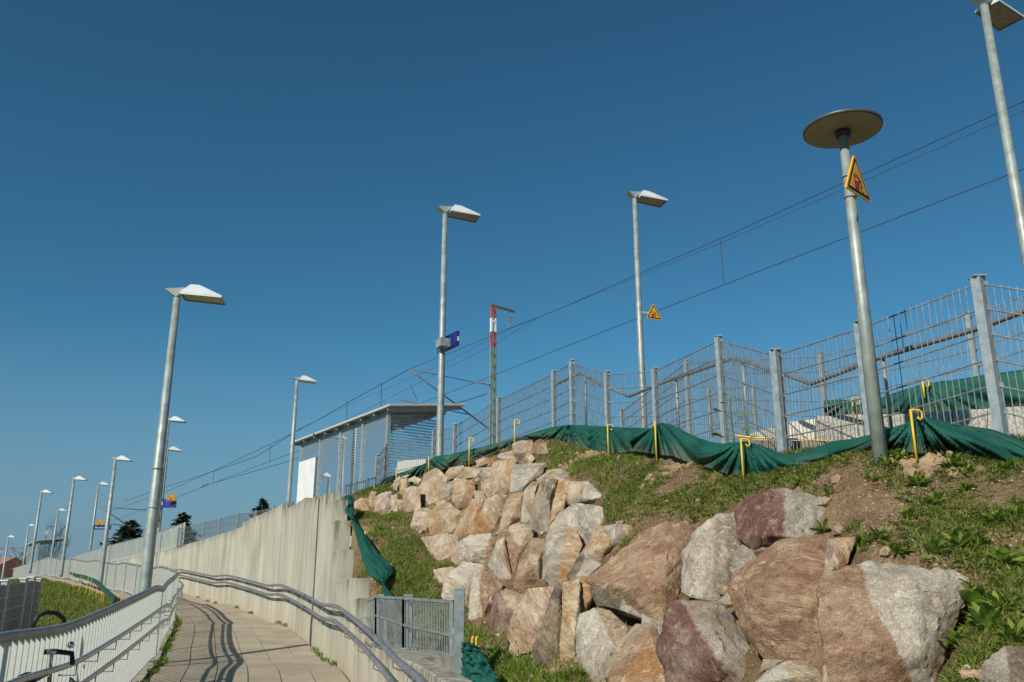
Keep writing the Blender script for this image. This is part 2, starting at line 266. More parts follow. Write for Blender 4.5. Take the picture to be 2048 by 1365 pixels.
# ------------------------------------------------------------------ mesh helpers
class MB:
    def __init__(s): s.v=[]; s.f=[]; s.m=[]; s.mi=0
    def add(s, vs, fs):
        b=len(s.v); s.v += [tuple(x) for x in vs]; s.f += [tuple(b+i for i in f) for f in fs]; s.m += [s.mi]*len(fs)
    def box(s, c, h, M=None):
        vs=[Vector((c[0]+sx*h[0], c[1]+sy*h[1], c[2]+sz*h[2])) for sx in (-1,1) for sy in (-1,1) for sz in (-1,1)]
        if M: vs=[M@v for v in vs]
        s.add(vs, [(0,1,3,2),(4,6,7,5),(0,4,5,1),(2,3,7,6),(0,2,6,4),(1,5,7,3)])
    def beam(s, a, b, w, h, up=Vector((0,0,1))):
        a=Vector(a); b=Vector(b); d=(b-a).normalized()
        if abs(d.dot(up))>.95: up=Vector((0,1,0)) if abs(d.y)<.9 else Vector((1,0,0))
        x=d.cross(up).normalized(); y=x.cross(d).normalized()
        vs=[]
        for q in (a,b):
            for sx,sy in ((-1,-1),(1,-1),(1,1),(-1,1)): vs.append(q+x*(sx*w/2)+y*(sy*h/2))
        s.add(vs, [(3,2,1,0),(4,5,6,7),(0,1,5,4),(1,2,6,5),(2,3,7,6),(3,0,4,7)])
    def tube(s, pts, r, n=8, caps=True):
        pts=[Vector(p) for p in pts]; rr = r if isinstance(r,(list,tuple)) else [r]*len(pts)
        vs=[]; fs=[]; px=None
        for i,p in enumerate(pts):
            d=(pts[min(i+1,len(pts)-1)]-pts[max(i-1,0)]).normalized()
            if px is None:
                u=Vector((0,0,1)) if abs(d.z)<.9 else Vector((1,0,0)); px=d.cross(u).normalized()
            px=(px-d*px.dot(d)).normalized(); py=d.cross(px)
            for k in range(n):
                a=2*math.pi*k/n; vs.append(p+(px*math.cos(a)+py*math.sin(a))*rr[i])
        for i in range(len(pts)-1):
            for k in range(n):
                k2=(k+1)%n; fs.append((i*n+k,i*n+k2,(i+1)*n+k2,(i+1)*n+k))
        if caps: fs.append(tuple(range(n-1,-1,-1))); fs.append(tuple((len(pts)-1)*n+k for k in range(n)))
        s.add(vs, fs)
    def lathe(s, prof, c=(0,0,0), n=24):
        vs=[]; fs=[]
        for r,z in prof:
            for k in range(n): a=2*math.pi*k/n; vs.append(Vector((c[0]+r*math.cos(a), c[1]+r*math.sin(a), c[2]+z)))
        for i in range(len(prof)-1):
            for k in range(n): k2=(k+1)%n; fs.append((i*n+k,i*n+k2,(i+1)*n+k2,(i+1)*n+k))
        fs.append(tuple(range(n-1,-1,-1))); fs.append(tuple((len(prof)-1)*n+k for k in range(n)))
        s.add(vs, fs)
    def mesh(s, name, mats, smooth=False):
        me=bpy.data.meshes.new(name); me.from_pydata(s.v,[],s.f)
        for m in (mats if isinstance(mats,(list,tuple)) else [mats]): me.materials.append(m)
        if any(s.m): me.polygons.foreach_set('material_index', s.m)
        if smooth: me.polygons.foreach_set('use_smooth', [True]*len(me.polygons)); 
        me.update(); return me
    def build(s, name, mats, parent=None, smooth=False):
        return link(name, s.mesh(name, mats, smooth), parent)
def smooth_angle(me, deg=35):
    bm=bmesh.new(); bm.from_mesh(me)
    for e in bm.edges:
        if len(e.link_faces)==2: e.smooth = e.calc_face_angle(0) < math.radians(deg)
    for f in bm.faces: f.smooth=True
    bm.to_mesh(me); bm.free()
def link(name, me, parent=None):
    o=bpy.data.objects.new(name, me); C.objects.link(o)
    if parent: o.parent=parent
    return o
def tag(o, label=None, cat=None, group=None, kind=None):
    if label: o['label']=label
    if cat: o['category']=cat
    if group: o['group']=group
    if kind: o['kind']=kind
    return o
def thing(name, label, cat, loc=(0,0,0), rz=0, group=None):
    o=bpy.data.objects.new(name, None); C.objects.link(o); o.location=loc; o.rotation_euler=(0,0,rz); o.empty_display_size=.1
    return tag(o, label, cat, group)
def copy_tree(o, parent=None):
    c=o.copy(); C.objects.link(c); c.parent=parent
    for ch in list(o.children): copy_tree(ch, c)
    return c
def interp(tab, x):
    xs=[t[0] for t in tab]; return float(np.interp(x, xs, [t[1] for t in tab]))
def pchip(tab):
    xs=np.array([t[0] for t in tab],float); ys=np.array([t[1] for t in tab],float)
    d=np.diff(ys)/np.diff(xs); m=np.zeros(len(xs)); m[1:-1]=(d[1:]+d[:-1])/2; m[0]=d[0]; m[-1]=d[-1]
    def f(x):
        x=np.clip(x, xs[0], xs[-1]); i=np.clip(np.searchsorted(xs,x)-1,0,len(xs)-2); h=xs[i+1]-xs[i]; t=(x-xs[i])/h
        return (2*t**3-3*t*t+1)*ys[i]+(t**3-2*t*t+t)*h*m[i]+(-2*t**3+3*t*t)*ys[i+1]+(t**3-t*t)*h*m[i+1]
    return f
def vnoise(x, y, seed=0):
    xi=np.floor(x).astype(np.int64); yi=np.floor(y).astype(np.int64); fx=x-xi; fy=y-yi
    def h(a,b):
        v=(a*374761393 + b*668265263 + seed*1274126177) & 0xffffffff
        v=((v^(v>>13))*1274126177) & 0xffffffff
        return ((v^(v>>16)) & 0xffff)/65535.0
    sx=fx*fx*(3-2*fx); sy=fy*fy*(3-2*fy)
    return (h(xi,yi)*(1-sx)+h(xi+1,yi)*sx)*(1-sy)+(h(xi,yi+1)*(1-sx)+h(xi+1,yi+1)*sx)*sy
def fbm(x, y, seed=0, o=4):
    s=0; a=.5; t=0
    for i in range(o): s=s+a*vnoise(x*2**i, y*2**i, seed+i*17); t+=a; a*=.5
    return s/t
# ------------------------------------------------------------------ ramp lines
wallX = pchip([(0,.35),(3,0),(6,-.5),(8,-.98),(10.9,-1.8),(13,-2.45),(15.5,-3.3),(18.4,-4.4),(21.4,-5.7),(26,-8.0),(32,-11.3),(39,-15.4),(46,-20),(60,-29),(75,-39)])
railX = pchip([(0,-2.0),(4,-2.62),(5.6,-2.97),(7.3,-3.38),(8.8,-3.75),(12.5,-4.75),(15.2,-5.65),(18.2,-6.6),(22,-8.0),(27,-10.5),(33,-14.0),(41,-18.9),(55,-28),(75,-41)])
_prof=[(0,0.0)]
y=0.0; z=0.0
while y<48:
    y+=5.2; z+=5.2*.0708; _prof.append((y,z)); y+=1.6; _prof.append((y,z+.004)); z+=.004
_prof.append((200,z))
_rk=np.array([p[0] for p in _prof]); _rv=np.array([p[1] for p in _prof])
def rampz(Y):          # world height of the path, with short level landings, about 6 percent
    w=.35; return (np.interp(Y-w,_rk,_rv)+2*np.interp(Y,_rk,_rv)+np.interp(Y+w,_rk,_rv))/4*1.03 + 0.03
def curve_pts(fx, y0, y1, step):
    out=[]; Y=y0
    while Y<=y1:
        out.append(Vector((float(fx(Y)), Y, 0))); d=(float(fx(Y+.01))-float(fx(Y)))/.01
        Y+=step/math.sqrt(1+d*d)
    return out
def wall_top(Y):       # world height of the retaining wall top
    for y0,zz in ((24.6,1.97),(20,2.10),(17.3,1.93),(16,1.82),(14.8,1.73),(14.0,1.53),(13.6,1.18),(13.0,.72),(11.4,.29),(11.0,.05),(10.2,-.17)):
        if Y>=y0: return EYE+zz
    return EYE-.43
def ledge(Y): return .16 if Y<7.7 else (.50 if Y<10.2 else .24)
# ------------------------------------------------------------------ hill height field
def Pz(px,py,Y): p=W(px,py,Y); return (p.x,p.y,p.z-EYE)
ctl=[Pz(*c) for c in [(1985,925,6.0),(1765,915,6.3),(2040,1000,5.45),(1950,1100,5.0),(1950,1300,4.15),(1870,1365,3.9),
 (1484,952,8.0),(1600,935,7.3),(1313,908,10.2),(1217,912,11.6),(1129,881,13.0),(1024,887,14.3),(938,930,15.0),(855,942,15.8),(775,972,15.9),(714,995,15.4),
 (1300,980,9.0),(1400,1040,7.6),(1600,980,6.6),(1240,1050,8.6),(1690,1040,5.6),(1700,1120,5.05),(1900,1160,4.6),(1850,1000,5.75),
 (1200,1000,9.9),(1130,950,11.0),(1060,900,13.2),(1180,930,11.2),
 (720,1035,14.6),(830,1060,13.4),(850,1120,12.2),(880,1190,10.9),(745,1190,11.2),(705,1045,13.8),(800,1100,12.2),(930,1250,9.3),(980,1300,8.5),(1080,1350,7.6),
 (1180,1365,6.9),(1500,1365,5.3),(1800,1365,4.25),(950,1080,11.6),(1100,1150,9.4),(1300,1200,7.2),(1500,1180,6.0),(1700,1250,4.75),(915,1365,8.3)]]
ctl+=[(6,6.5,1.05),(8,6.5,1.2),(5,9,.95),(4.5,11,1.2),(3.5,14,1.8),(2,17,2.1),(0,20,2.1),(-3,19.5,1.6),(-4.6,21,1.5),(-3.6,18,1.6),(8,12,1.2),(8,18,2.0),(3,21,2.2),(13,6,1.3),(13,14,1.5),(13,23,2.2),(-6,24,1.5),
 (.9,4,-.95),(1.5,2.5,-1.1),(3,2.8,-.4),(0,7,-.72),(-.7,9.2,-.55),(-1.1,10.3,-.3),(4,3.5,.1),(6,4.4,.7),(10,4,.9),(13,2,.8),(2,.5,-1.4),(6,.8,-.2)]
cp=np.array(ctl)
def tps(r2): return np.where(r2>1e-9, .5*r2*np.log(r2+1e-12), 0)
n_=len(cp); K=tps(((cp[:,None,:2]-cp[None,:,:2])**2).sum(-1))+np.eye(n_)*.02; P_=np.c_[np.ones(n_),cp[:,:2]]
A_=np.block([[K,P_],[P_.T,np.zeros((3,3))]]); w_=np.linalg.solve(A_, np.r_[cp[:,2],0,0,0])
gx=np.arange(-7,13.01,.07); gy=np.arange(1,24.01,.07); GX,GY=np.meshgrid(gx,gy,indexing='ij')
Hg=np.zeros_like(GX)
for i in range(n_): Hg+=w_[i]*tps((GX-cp[i,0])**2+(GY-cp[i,1])**2)
Hg+=w_[n_]+w_[n_+1]*GX+w_[n_+2]*GY+EYE
Hg+=(fbm(GX*1.3,GY*1.3,3,4)-.5)*.16+(fbm(GX*6,GY*6,9,3)-.5)*.06
_bx=np.vectorize(lambda Y: float(wallX(Y))+ledge(Y))(gy); _wt=np.array([wall_top(Y) for Y in gy])
_dist=GX-_bx[None,:]; _lim=_wt[None,:]-.02+np.maximum(0,_dist)*1.1+(fbm(GX*3,GY*3,55,3)-.5)*.05
_m=GY<15.2
Hg=np.where(_m&(_dist<2.5),np.minimum(Hg,_lim),Hg)
def H(x,y):
    fx=(np.asarray(x)-gx[0])/.07; fy=(np.asarray(y)-gy[0])/.07
    i=np.clip(fx.astype(int) if hasattr(fx,'astype') else int(fx),0,len(gx)-2); j=np.clip(fy.astype(int) if hasattr(fy,'astype') else int(fy),0,len(gy)-2)
    tx=np.clip(fx-i,0,1); ty=np.clip(fy-j,0,1)
    return (Hg[i,j]*(1-tx)+Hg[i+1,j]*tx)*(1-ty)+(Hg[i,j+1]*(1-tx)+Hg[i+1,j+1]*tx)*ty
def onhill(px,py,y0=3.2,y1=20):
    a,b=ray(px,py); Y=y0; prev=None
    while Y<y1:
        d=EYE+b*Y-float(H(a*Y,Y))
        if d<0: break
        Y+=.04
    else: return None
    return Vector((a*Y,Y,EYE+b*Y))
def backX(Y): return float(wallX(Y))+ledge(Y)
# ------------------------------------------------------------------ ground, lawn, embankment, platform
b=MB(); b.add([(-4000,-800,-1.5),(4000,-800,-1.5),(4000,5000,-1.5),(-4000,5000,-1.5)],[(0,1,2,3)])
tag(b.build('ground',farground),'flat land stretching to the horizon','ground',kind='structure')
ly=np.concatenate([np.arange(2,70,.5),np.arange(70,90,2)]); ld=np.concatenate([np.arange(0,12,.4),np.arange(12,60,3)])
def lawnz(Y,d):
    z=rampz(Y)-.16-.10*d-.0012*d*d + (fbm(np.asarray(d)*.3+5,np.asarray(Y)*.3,21,3)-.5)*.35*np.clip(np.asarray(d)/2,0,1)
    return z-np.clip(np.asarray(Y)-64,0,100)*.12
b=MB(); vv=[]
for Y in ly:
    for d in ld: vv.append((float(railX(Y))-.05-d, Y, float(lawnz(Y,d))))
nd=len(ld); b.add(vv,[(i*nd+j,i*nd+j+1,(i+1)*nd+j+1,(i+1)*nd+j) for i in range(len(ly)-1) for j in range(nd-1)])
tag(b.build('lawn',lawnm,smooth=True),'green grassy bank falling away left of the ramp railing','lawn',kind='structure')
U=Vector((-.563,.826,0)).normalized(); V=Vector((U.y,-U.x,0))          # along the track / across it
T0=Vector((-3.6,25.7,0)); PZ=EYE+3.02; PS=EYE+2.45
b=MB(); pts=[]
a0=T0-V*.45-U*6; a1=T0-V*.45+U*150
b.add([Vector((p.x,p.y,zz)) for p in (a0,a1,a1+V*4.2,a0+V*4.2) for zz in (PS,PS-2.2)],[(0,6,4,2),(0,2,3,1),(2,4,5,3),(4,6,7,5),(6,0,1,7)])
tag(b.build('platform',mat('platform_concrete',(.34,.33,.30),(.42,.41,.38),.9)),'long raised concrete station platform behind the wall','platform',kind='structure')
b=MB(); e=[]
for Y in np.arange(20,80,1.0):
    x=float(wallX(Y))+.25; k=(Y-T0.y)/U.y; ex=T0.x+U.x*k-.6 if True else 0
    e.append((Vector((x,Y,EYE+1.2)),Vector((max(ex,x+1),Y,EYE+1.1))))
b.add([p for pr in e for p in pr],[(2*i,2*i+1,2*i+3,2*i+2) for i in range(len(e)-1)])
tag(b.build('embankment',lawnm),'narrow earth strip between retaining wall and platform','ground',kind='structure')
b=MB(); pts2=[T0+V*3.8-U*60, T0+V*3.8+U*200, T0+V*30+U*200, T0+V*30-U*60]
b.add([Vector((p.x,p.y,PZ-.9)) for p in pts2],[(3,2,1,0)])
tag(b.build('track_bed',mat('ballast',(.14,.12,.10),(.24,.21,.18),.95,scale=10)),'grey brown ballast bed of the railway line','track bed',kind='structure')
# ------------------------------------------------------------------ path with paving slabs
b=MB(); vv=[]; YY=np.arange(0,70,.4)
for Y in YY:
    z=float(rampz(Y))-.022; vv += [(float(railX(Y))-.12,Y,z),(float(wallX(Y))+.02,Y,z)]
b.add(vv,[(2*i,2*i+1,2*i+3,2*i+2) for i in range(len(YY)-1)])
path=b.build('path',joint); tag(path,'curving uphill ramp paved with pale slabs between railing and wall','path',kind='structure')
def slab(b,u0,u1,y0,y1,th=.02,dz=0):
    def P(u,Y): return Vector((float(railX(Y))*(1-u)+float(wallX(Y))*u+.0, Y, float(rampz(Y))+dz))
    top=[P(u0,y0),P(u1,y0),P(u1,y1),P(u0,y1)]; bot=[p-Vector((0,0,th)) for p in top]
    b.add(top+bot,[(0,1,2,3),(0,4,5,1),(1,5,6,2),(2,6,7,3),(3,7,4,0)])
cnt=0; NC=6; U0,U1=.045,.985; rest=MB()
Y=3.0; row=0
while Y<46:
    L=.45
    for c in range(NC):
        u0=U0+(U1-U0)*c/NC; u1=U0+(U1-U0)*(c+1)/NC; g=.0025; dz=random.uniform(-.0015,.0015)
        if Y>=10.0 and cnt<300:
            bb=MB(); slab(bb,u0+g,u1-g,Y+.0015,Y+L-.0015,dz=dz); bb.build('paving_slab',pave,path); cnt+=1
        else: slab(rest,u0+g,u1-g,Y+.0015,Y+L-.0015,dz=dz)
    Y+=L; row+=1
    if row in (26,60): Y+=.03
o=rest.build('paving_slab_field',pave,path); tag(o,kind='stuff')
# ------------------------------------------------------------------ retaining wall
wall=thing('retaining_wall','tall pale concrete retaining wall with stepped end along the ramp','wall',(0,0,0))
cuts=[0,3.6,7.0,7.7,10.2,11.0,11.4,13.0,13.6,14.0,14.8,16,17.3,20,24.6]
joints=[7.0,10.2,16.2,26.8,38,50,62,74]
panels=[(0,7.0),(7.0,11.2),(11.2,16.2),(16.2,26.8),(26.8,38),(38,50),(50,62),(62,74)]
for y0,y1 in panels:
    bm=bmesh.new(); td=bm.verts.layers.float.new('topdist'); fd=bm.verts.layers.float.new('footdist')
    ys=sorted(set([y0+.006,y1-.006]+[c for c in cuts if y0<c<y1]+list(np.arange(math.ceil(y0*2)/2,y1,.5))))
    for k in range(len(ys)-1):
        a,c=ys[k],ys[k+1]
        if c-a<1e-4: continue
        zt=wall_top((a+c)/2)+ (0.0)
        th=ledge((a+c)/2)
        def col(Y):
            x=float(wallX(Y)); zb=float(rampz(Y))-.3; return x,zb
        rings=[]
        for Y in (a,c):
            x,zb=col(Y); dx=(float(wallX(Y+.01))-float(wallX(Y)))/.01; nrm=Vector((1,-dx,0)).normalized()
            r=[]
            for zz in (zb,zb+.3,zb+.8,zt-.5 if zt-.5>zb+.85 else zb+.85,zt-.012,zt):
                v=bm.verts.new(Vector((x,Y,zz))+(nrm*.012 if zz==zt else Vector((0,0,0)))); v[td]=max(0,zt-zz); v[fd]=max(0,zz-zb-.3); r.append(v)
            for zz in (zt,zb):
                v=bm.verts.new(Vector((x,Y,zz))+nrm*th); v[td]=max(0,zt-zz); v[fd]=1; r.append(v)
            rings.append(r)
        A,B=rings
        for j in range(len(A)-1): bm.faces.new((A[j],A[j+1],B[j+1],B[j]))
        bm.faces.new(A[::-1]); bm.faces.new(B)
    bmesh.ops.recalc_face_normals(bm,faces=bm.faces)
    me=bpy.data.meshes.new('wall_panel'); bm.to_mesh(me); bm.free(); me.materials.append(conc); link('wall_panel',me,wall)
# handrails on the wall
def wallrail(h, off=.13):
    pts=[]
    for Y in np.arange(1.0,46,.35):
        x=float(wallX(Y)); dx=(float(wallX(Y+.01))-x)/.01; nrm=Vector((-1,dx,0)).normalized()
        pts.append(Vector((x,Y,float(rampz(Y))+h))+nrm*off)
    return pts
hr=thing('wall_handrail','twin grey pipe handrail bracketed to the concrete retaining wall','handrail')
for h in (.77,.585):
    bb=MB(); bb.tube(wallrail(h),.026,10); bb.build('rail_pipe',pipem,hr,True)
def bracket_mesh():
    bb=MB(); bb.tube([(0,0,0),(0,0,-.06),(.06,0,-.085),(.12,0,-.085)],.007,6); bb.box((.122,0,-.085),(.004,.025,.03)); return bb.mesh('bracket',pipem)
brm=bracket_mesh()
for Y in np.arange(2.2,44,1.25):
    for h in (.77,.585):
        x=float(wallX(Y)); dx=(float(wallX(Y+.01))-x)/.01; nrm=Vector((-1,dx,0)).normalized()
        o=link('bracket',brm,hr); o.location=Vector((x,Y,float(rampz(Y))+h-.02))+nrm*.13; o.rotation_euler=(0,0,math.atan2(-nrm.y,-nrm.x))
# ------------------------------------------------------------------ ramp railing with slats
rl=thing('ramp_railing','pale grey slatted steel railing curving along the left of the ramp','railing')
def railframe(Y):
    x=float(railX(Y)); dx=(float(railX(Y+.01))-x)/.01; t=Vector((dx,1,0)).normalized(); nrm=Vector((t.y,-t.x,0)); return Vector((x,Y,float(rampz(Y)))),t,nrm
RH=1.0
bb=MB(); vs=[];
pts=[railframe(Y)[0]+Vector((0,0,RH)) for Y in np.arange(1.5,72,.4)]
for i in range(len(pts)-1): pass
bb.tube(pts,.032,8); bb.build('top_rail',railm,rl,True)
bb=MB(); bb.tube([p-Vector((0,0,RH-.10)) for p in pts],.016,6); bb.build('bottom_rail',slatm,rl,True)
sm=MB(); sm.box((0,0,0),(.019,.0075,.45)); slat_me=sm.mesh('slat',slatm)
far=MB(); cnt=0
for p in curve_pts(railX,4.4,70,.13):
    f,t,nrm=railframe(p.y); z=f.z+.55; ang=math.atan2(nrm.y,nrm.x)
    if cnt<300:
        o=link('slat',slat_me,rl); o.location=(f.x,f.y,z); o.rotation_euler=(0,0,ang); cnt+=1
    else:
        M=Matrix.Translation((f.x,f.y,z))@Matrix.Rotation(ang,4,'Z'); far.box((0,0,0),(.019,.0075,.45),M)
tag(far.build('slat_field',slatm,rl),kind='stuff')
for p in curve_pts(railX,3.2,70,2.35):
    f,t,nrm=railframe(p.y); bb=MB(); bb.beam(f+Vector((0,0,-.35))-nrm*.05,f+Vector((0,0,RH))-nrm*.05,.02,.06,t); bb.build('post',slatm,rl)
bb=MB()
for hgt in (.77,.585):
    pp=[railframe(Y) for Y in np.arange(1.5,46,.35)]
    k=MB(); k.tube([a+n*.13+Vector((0,0,hgt)) for a,t,n in pp],.021,10); k.build('hand_pipe',steel,rl,True)
bk=MB(); bk.tube([(0,0,0),(0,0,-.07),(-.125,0,-.07)],.007,6); bkm=bk.mesh('rail_bracket',railm)
for p in curve_pts(railX,3.0,40,.78):
    f,t,nrm=railframe(p.y)
    for hgt in (.77,.585):
        o=link('rail_bracket',bkm,rl); o.location=f+nrm*.13+Vector((0,0,hgt-.02)); o.rotation_euler=(0,0,math.atan2(nrm.y,nrm.x))
# kerb under the railing
b=MB(); vv=[]; YY=np.arange(1,70,.5)
for Y in YY:
    f,t,nrm=railframe(Y)
    for off,z in ((-.22,-.30),(-.22,.02),(.05,.02),(.05,-.10)): vv.append(f+nrm*off+Vector((0,0,z)))
b.add(vv,[(4*i+j,4*i+j+1,4*i+4+j+1,4*i+4+j) for i in range(len(YY)-1) for j in range(3)])
tag(b.build('kerb',mat('kerb_concrete',(.27,.23,.18),(.38,.34,.28),.9,scale=6,bump=.3)),'low concrete kerb running under the slatted ramp railing','kerb',kind='structure')
# ------------------------------------------------------------------ railing and mesh fence on top of the wall
tr=thing('wall_top_railing','grey slatted railing on the far part of the wall top','railing')
fm=MB(); lo=MB(); hi=MB(); tp=[]
for p in curve_pts(wallX,33.5,74,.16):
    dx=(float(wallX(p.y+.01))-p.x)/.01; t=Vector((dx,1,0)).normalized(); nrm=Vector((t.y,-t.x,0)); q=p+nrm*.12; z=EYE+1.97
    M=Matrix.Translation((q.x,q.y,z+.45))@Matrix.Rotation(math.atan2(nrm.y,nrm.x),4,'Z'); fm.box((0,0,0),(.035,.004,.38),M); tp.append(Vector((q.x,q.y,z)))
tag(fm.build('slat_field',slatm,tr),kind='stuff')
lo.tube([p+Vector((0,0,.06)) for p in tp],.016,6); lo.build('bottom_rail',slatm,tr,True); hi.tube([p+Vector((0,0,.85)) for p in tp],.025,6); hi.build('top_rail',railm,tr,True)
for i in range(0,len(tp),15):
    k=MB(); k.beam(tp[i],tp[i]+Vector((0,0,.86)),.05,.05); k.build('post',galv_post,tr)
def fence(name,label,posts,group=None,cap=True,hw=4,pw=.06,wr=.0040,hr_=.0065,vsp=.05,postm=galv_post,wm=galv_dark,skip=(),hmod=.2,cat='fence'):
    """posts: list of (top Vector, height)."""
    r=thing(name,label,cat,group=group); pw0=pw
    for top,h in posts:
        pw=pw0*(.92 if top.y<9.3 else .70); k=MB(); k.beam(top-Vector((0,0,h)),top,pw,pw*1.2,Vector((.8,.55,0))); p=k.build('post',postm,r)
        if cap:
            k=MB(); k.box((top.x,top.y,top.z+.006),(pw*.70,pw*.72,.006)); k.build('post_cap',postm,p)
            k=MB(); d=Vector((.8,-.1,0)).normalized()
            for j in range(int(h/hmod)): k.box((top.x+pw*.62,top.y-pw*.2,top.z-.05-j*hmod),(.012,.012,.014))
            k.build('clamps',postm,p)
    for i in range(len(posts)-1):
        if i in skip: continue
        a,ha=posts[i]; c,hc=posts[i+1]; L=(c-a).length
        pn=MB(); nv=max(2,int(Vector((c.x-a.x,c.y-a.y,0)).length/vsp))
        wq=wr if a.y<9.5 else wr*.85
        for j in range(1,nv):
            t=j/nv; p=a.lerp(c,t); h=ha*(1-t)+hc*t; pn.tube([p+Vector((0,0,-.03)),p-Vector((0,0,h))],wq,4,False)
        m=pn.build('mesh_panel',wm,r); 
        hk=0
        while hk*hmod+.06<min(ha,hc):
            k=MB(); off=Vector((0,0,-.05-hk*hmod)); k.tube([a+off,c+off],hr_*(1 if a.y<13 else 1.25),6,False); k.build('horizontal_wire',wm,m); hk+=1
    return r
wt=[]
for px,pyt,Y in ((358,1056,33.5),(409,1043,30.5),(441,1036,28.0),(477,1026,25.8),(512,1021,23.5),(548,1012,21.5),(585,1003,19.6)):
    p=W(px,pyt,Y); wt.append((p,p.z-EYE-1.9))
fence('wall_mesh_fence','low grey wire mesh fence behind the concrete wall top, left of the glass shelter',wt,cap=False,vsp=.1,wr=.005,pw=.07)
# ------------------------------------------------------------------ stair fence
def post(px,py,Y,h): return (W(px,py,Y),h)
SF=[post(1955,556,6.5,1.45),post(1720,646,7.3,1.35),post(1550,702,8.4,1.35),post(1436,674,9.9,1.4),post(1308,737,11.6,1.4),post(1213,744,12.3,1.35),post(1143,721,13.7,1.45),post(1107,743,14.4,1.5),post(997,796,16.4,1.45),post(910,849,17.5,1.5),post(868,862,18.2,1.6),post(772,888,19.0,1.5),post(755,911,18.4,1.0)]
SFr=[(W(2200,590,6.0),1.4)]+SF
fence('stair_fence','tall galvanised wire mesh fence zigzagging up the hill above the green membrane',SFr,pw=.08)
fence('bent_mesh_panels','low crumpled row of wire mesh panels beside the shelter and wall end',[post(751,950,17.3,.45),post(735,955,17.0,.45),post(712,962,16.8,.42),post(690,967,16.6,.36)],cap=False,pw=.03,vsp=.04,wr=.005)
BF=[post(2110,560,9.2,1.4),post(1935,627,10.0,1.35),post(1640,707,11.3,1.35),post(1372,721,14.2,1.35),post(1243,820,17.5,1.2)]
fence('rear_stair_fence','second wire mesh fence on the far side of the stairs',BF,pw=.07,vsp=.06)
fence('rear_stair_posts','pair of short grey posts with wires between the two stair fences',[post(1417,776,15.5,.9),post(1505,770,14.5,.9)],cap=False,pw=.06,vsp=.08)
sh=thing('stair_handrail','grey pipe handrail dipping and rising behind the stair fence','handrail')
def hline(pts,name='rail_pipe',r=.024,m=pipem,par=sh):
    k=MB(); k.tube([W(*p) for p in pts],r,10); return k.build(name,m,par,True)
hline([(2100,600,6.5),(2048,622,6.7),(1962,655,7.0),(1757,716,7.8),(1622,768,8.6),(1563,746,8.9),(1540,741,9.2),(1500,726,9.9),(1465,717,10.5),(1438,727,10.8),(1330,764,12.0),(1258,793,12.8),(1222,777,12.9),(1208,772,13.2),(1160,747,14.1),(1138,757,14.5),(1113,769,14.9)])
for px,y0,y1,Y in ((1765,716,880,7.8),(1485,724,870,10.2),(1352,757,870,11.8),(1170,752,860,13.9)):
    a=W(px,y0,Y); hh=a.z-W(px,y1,Y).z; k=MB(); k.tube([a,a-Vector((0,0,hh))],.021,8); k.build('post',galv,sh,True)
# stair walls behind the fence
def extrude_poly(k,pts,d):
    n=len(pts); v=[Vector(p) for p in pts]+[Vector(p)+d for p in pts]
    k.add(v,[tuple(range(n)),tuple(range(2*n-1,n-1,-1))]+[(i,i+n,(i+1)%n+n,(i+1)%n) for i in range(n)])
def block(px0,px1,yt0,yt1,yb0,yb1,Y0,Y1,m,name,label,cat,th=.12,group=None):
    p0=Vector((*W(px0,yb0,Y0).xy,0)); 
    k=MB(); extrude_poly(k,[W(px0,yb0,Y0),W(px1,yb1,Y1),W(px1,yt1,Y1),W(px0,yt0,Y0)],Vector((.25,1,0)).normalized()*th)
    return tag(k.build(name,m),label,cat,group)
g='concrete angle blocks beside the stairs'
block(1575,1632,845,838,884,884,9.6,9.3,cream,'cream_wall_panel','cream ribbed wall panel behind the stair fence, left of the aggregate blocks','wall')
kk=block(1500,1574,868,846,884,884,10.2,9.62,cream,'cream_wall_panel','pale sloping stair wall seen through the fence near the thistle','wall')
agg=[(1633,1682,832,832),(1683,1730,830,829),(1731,1778,829,829),(1779,1838,830,827),(1839,1905,826,822),(1906,1975,822,818),(1976,2060,817,812)]
aglab=['aggregate concrete block left end of the row behind the stair fence','aggregate concrete block second from the left behind the stair fence','aggregate concrete block just left of the disc lamp pole','aggregate concrete block just right of the disc lamp pole','aggregate concrete block above the peak of the green membrane','aggregate concrete block just left of the tall corner fence post','aggregate concrete block at the right edge behind the corner fence post']
for (x0,x1,a,c),lb in zip(agg,aglab): block(x0,x1-1,a,c,905,905,8.9-(x0-1633)*.0022,8.9-(x1-1633)*.0022,blockm,'concrete_block',lb,'concrete block',.2,g)
sw=block(1480,1700,880,884,960,960,9.2,8.4,mat('brown_stair_wall',(.18,.15,.11),(.26,.22,.17),.9),'stair_wall','low brown stair wall under the yellow pipe behind the fence','wall')
k=MB(); k.tube([W(1470,871,8.9),W(1505,876,8.9),W(1600,879,8.6),W(1668,883,8.3)],.009,8)
tag(k.build('yellow_pipe',yellow,None,True),'thin yellow pipe lying along the brown stair wall','pipe')
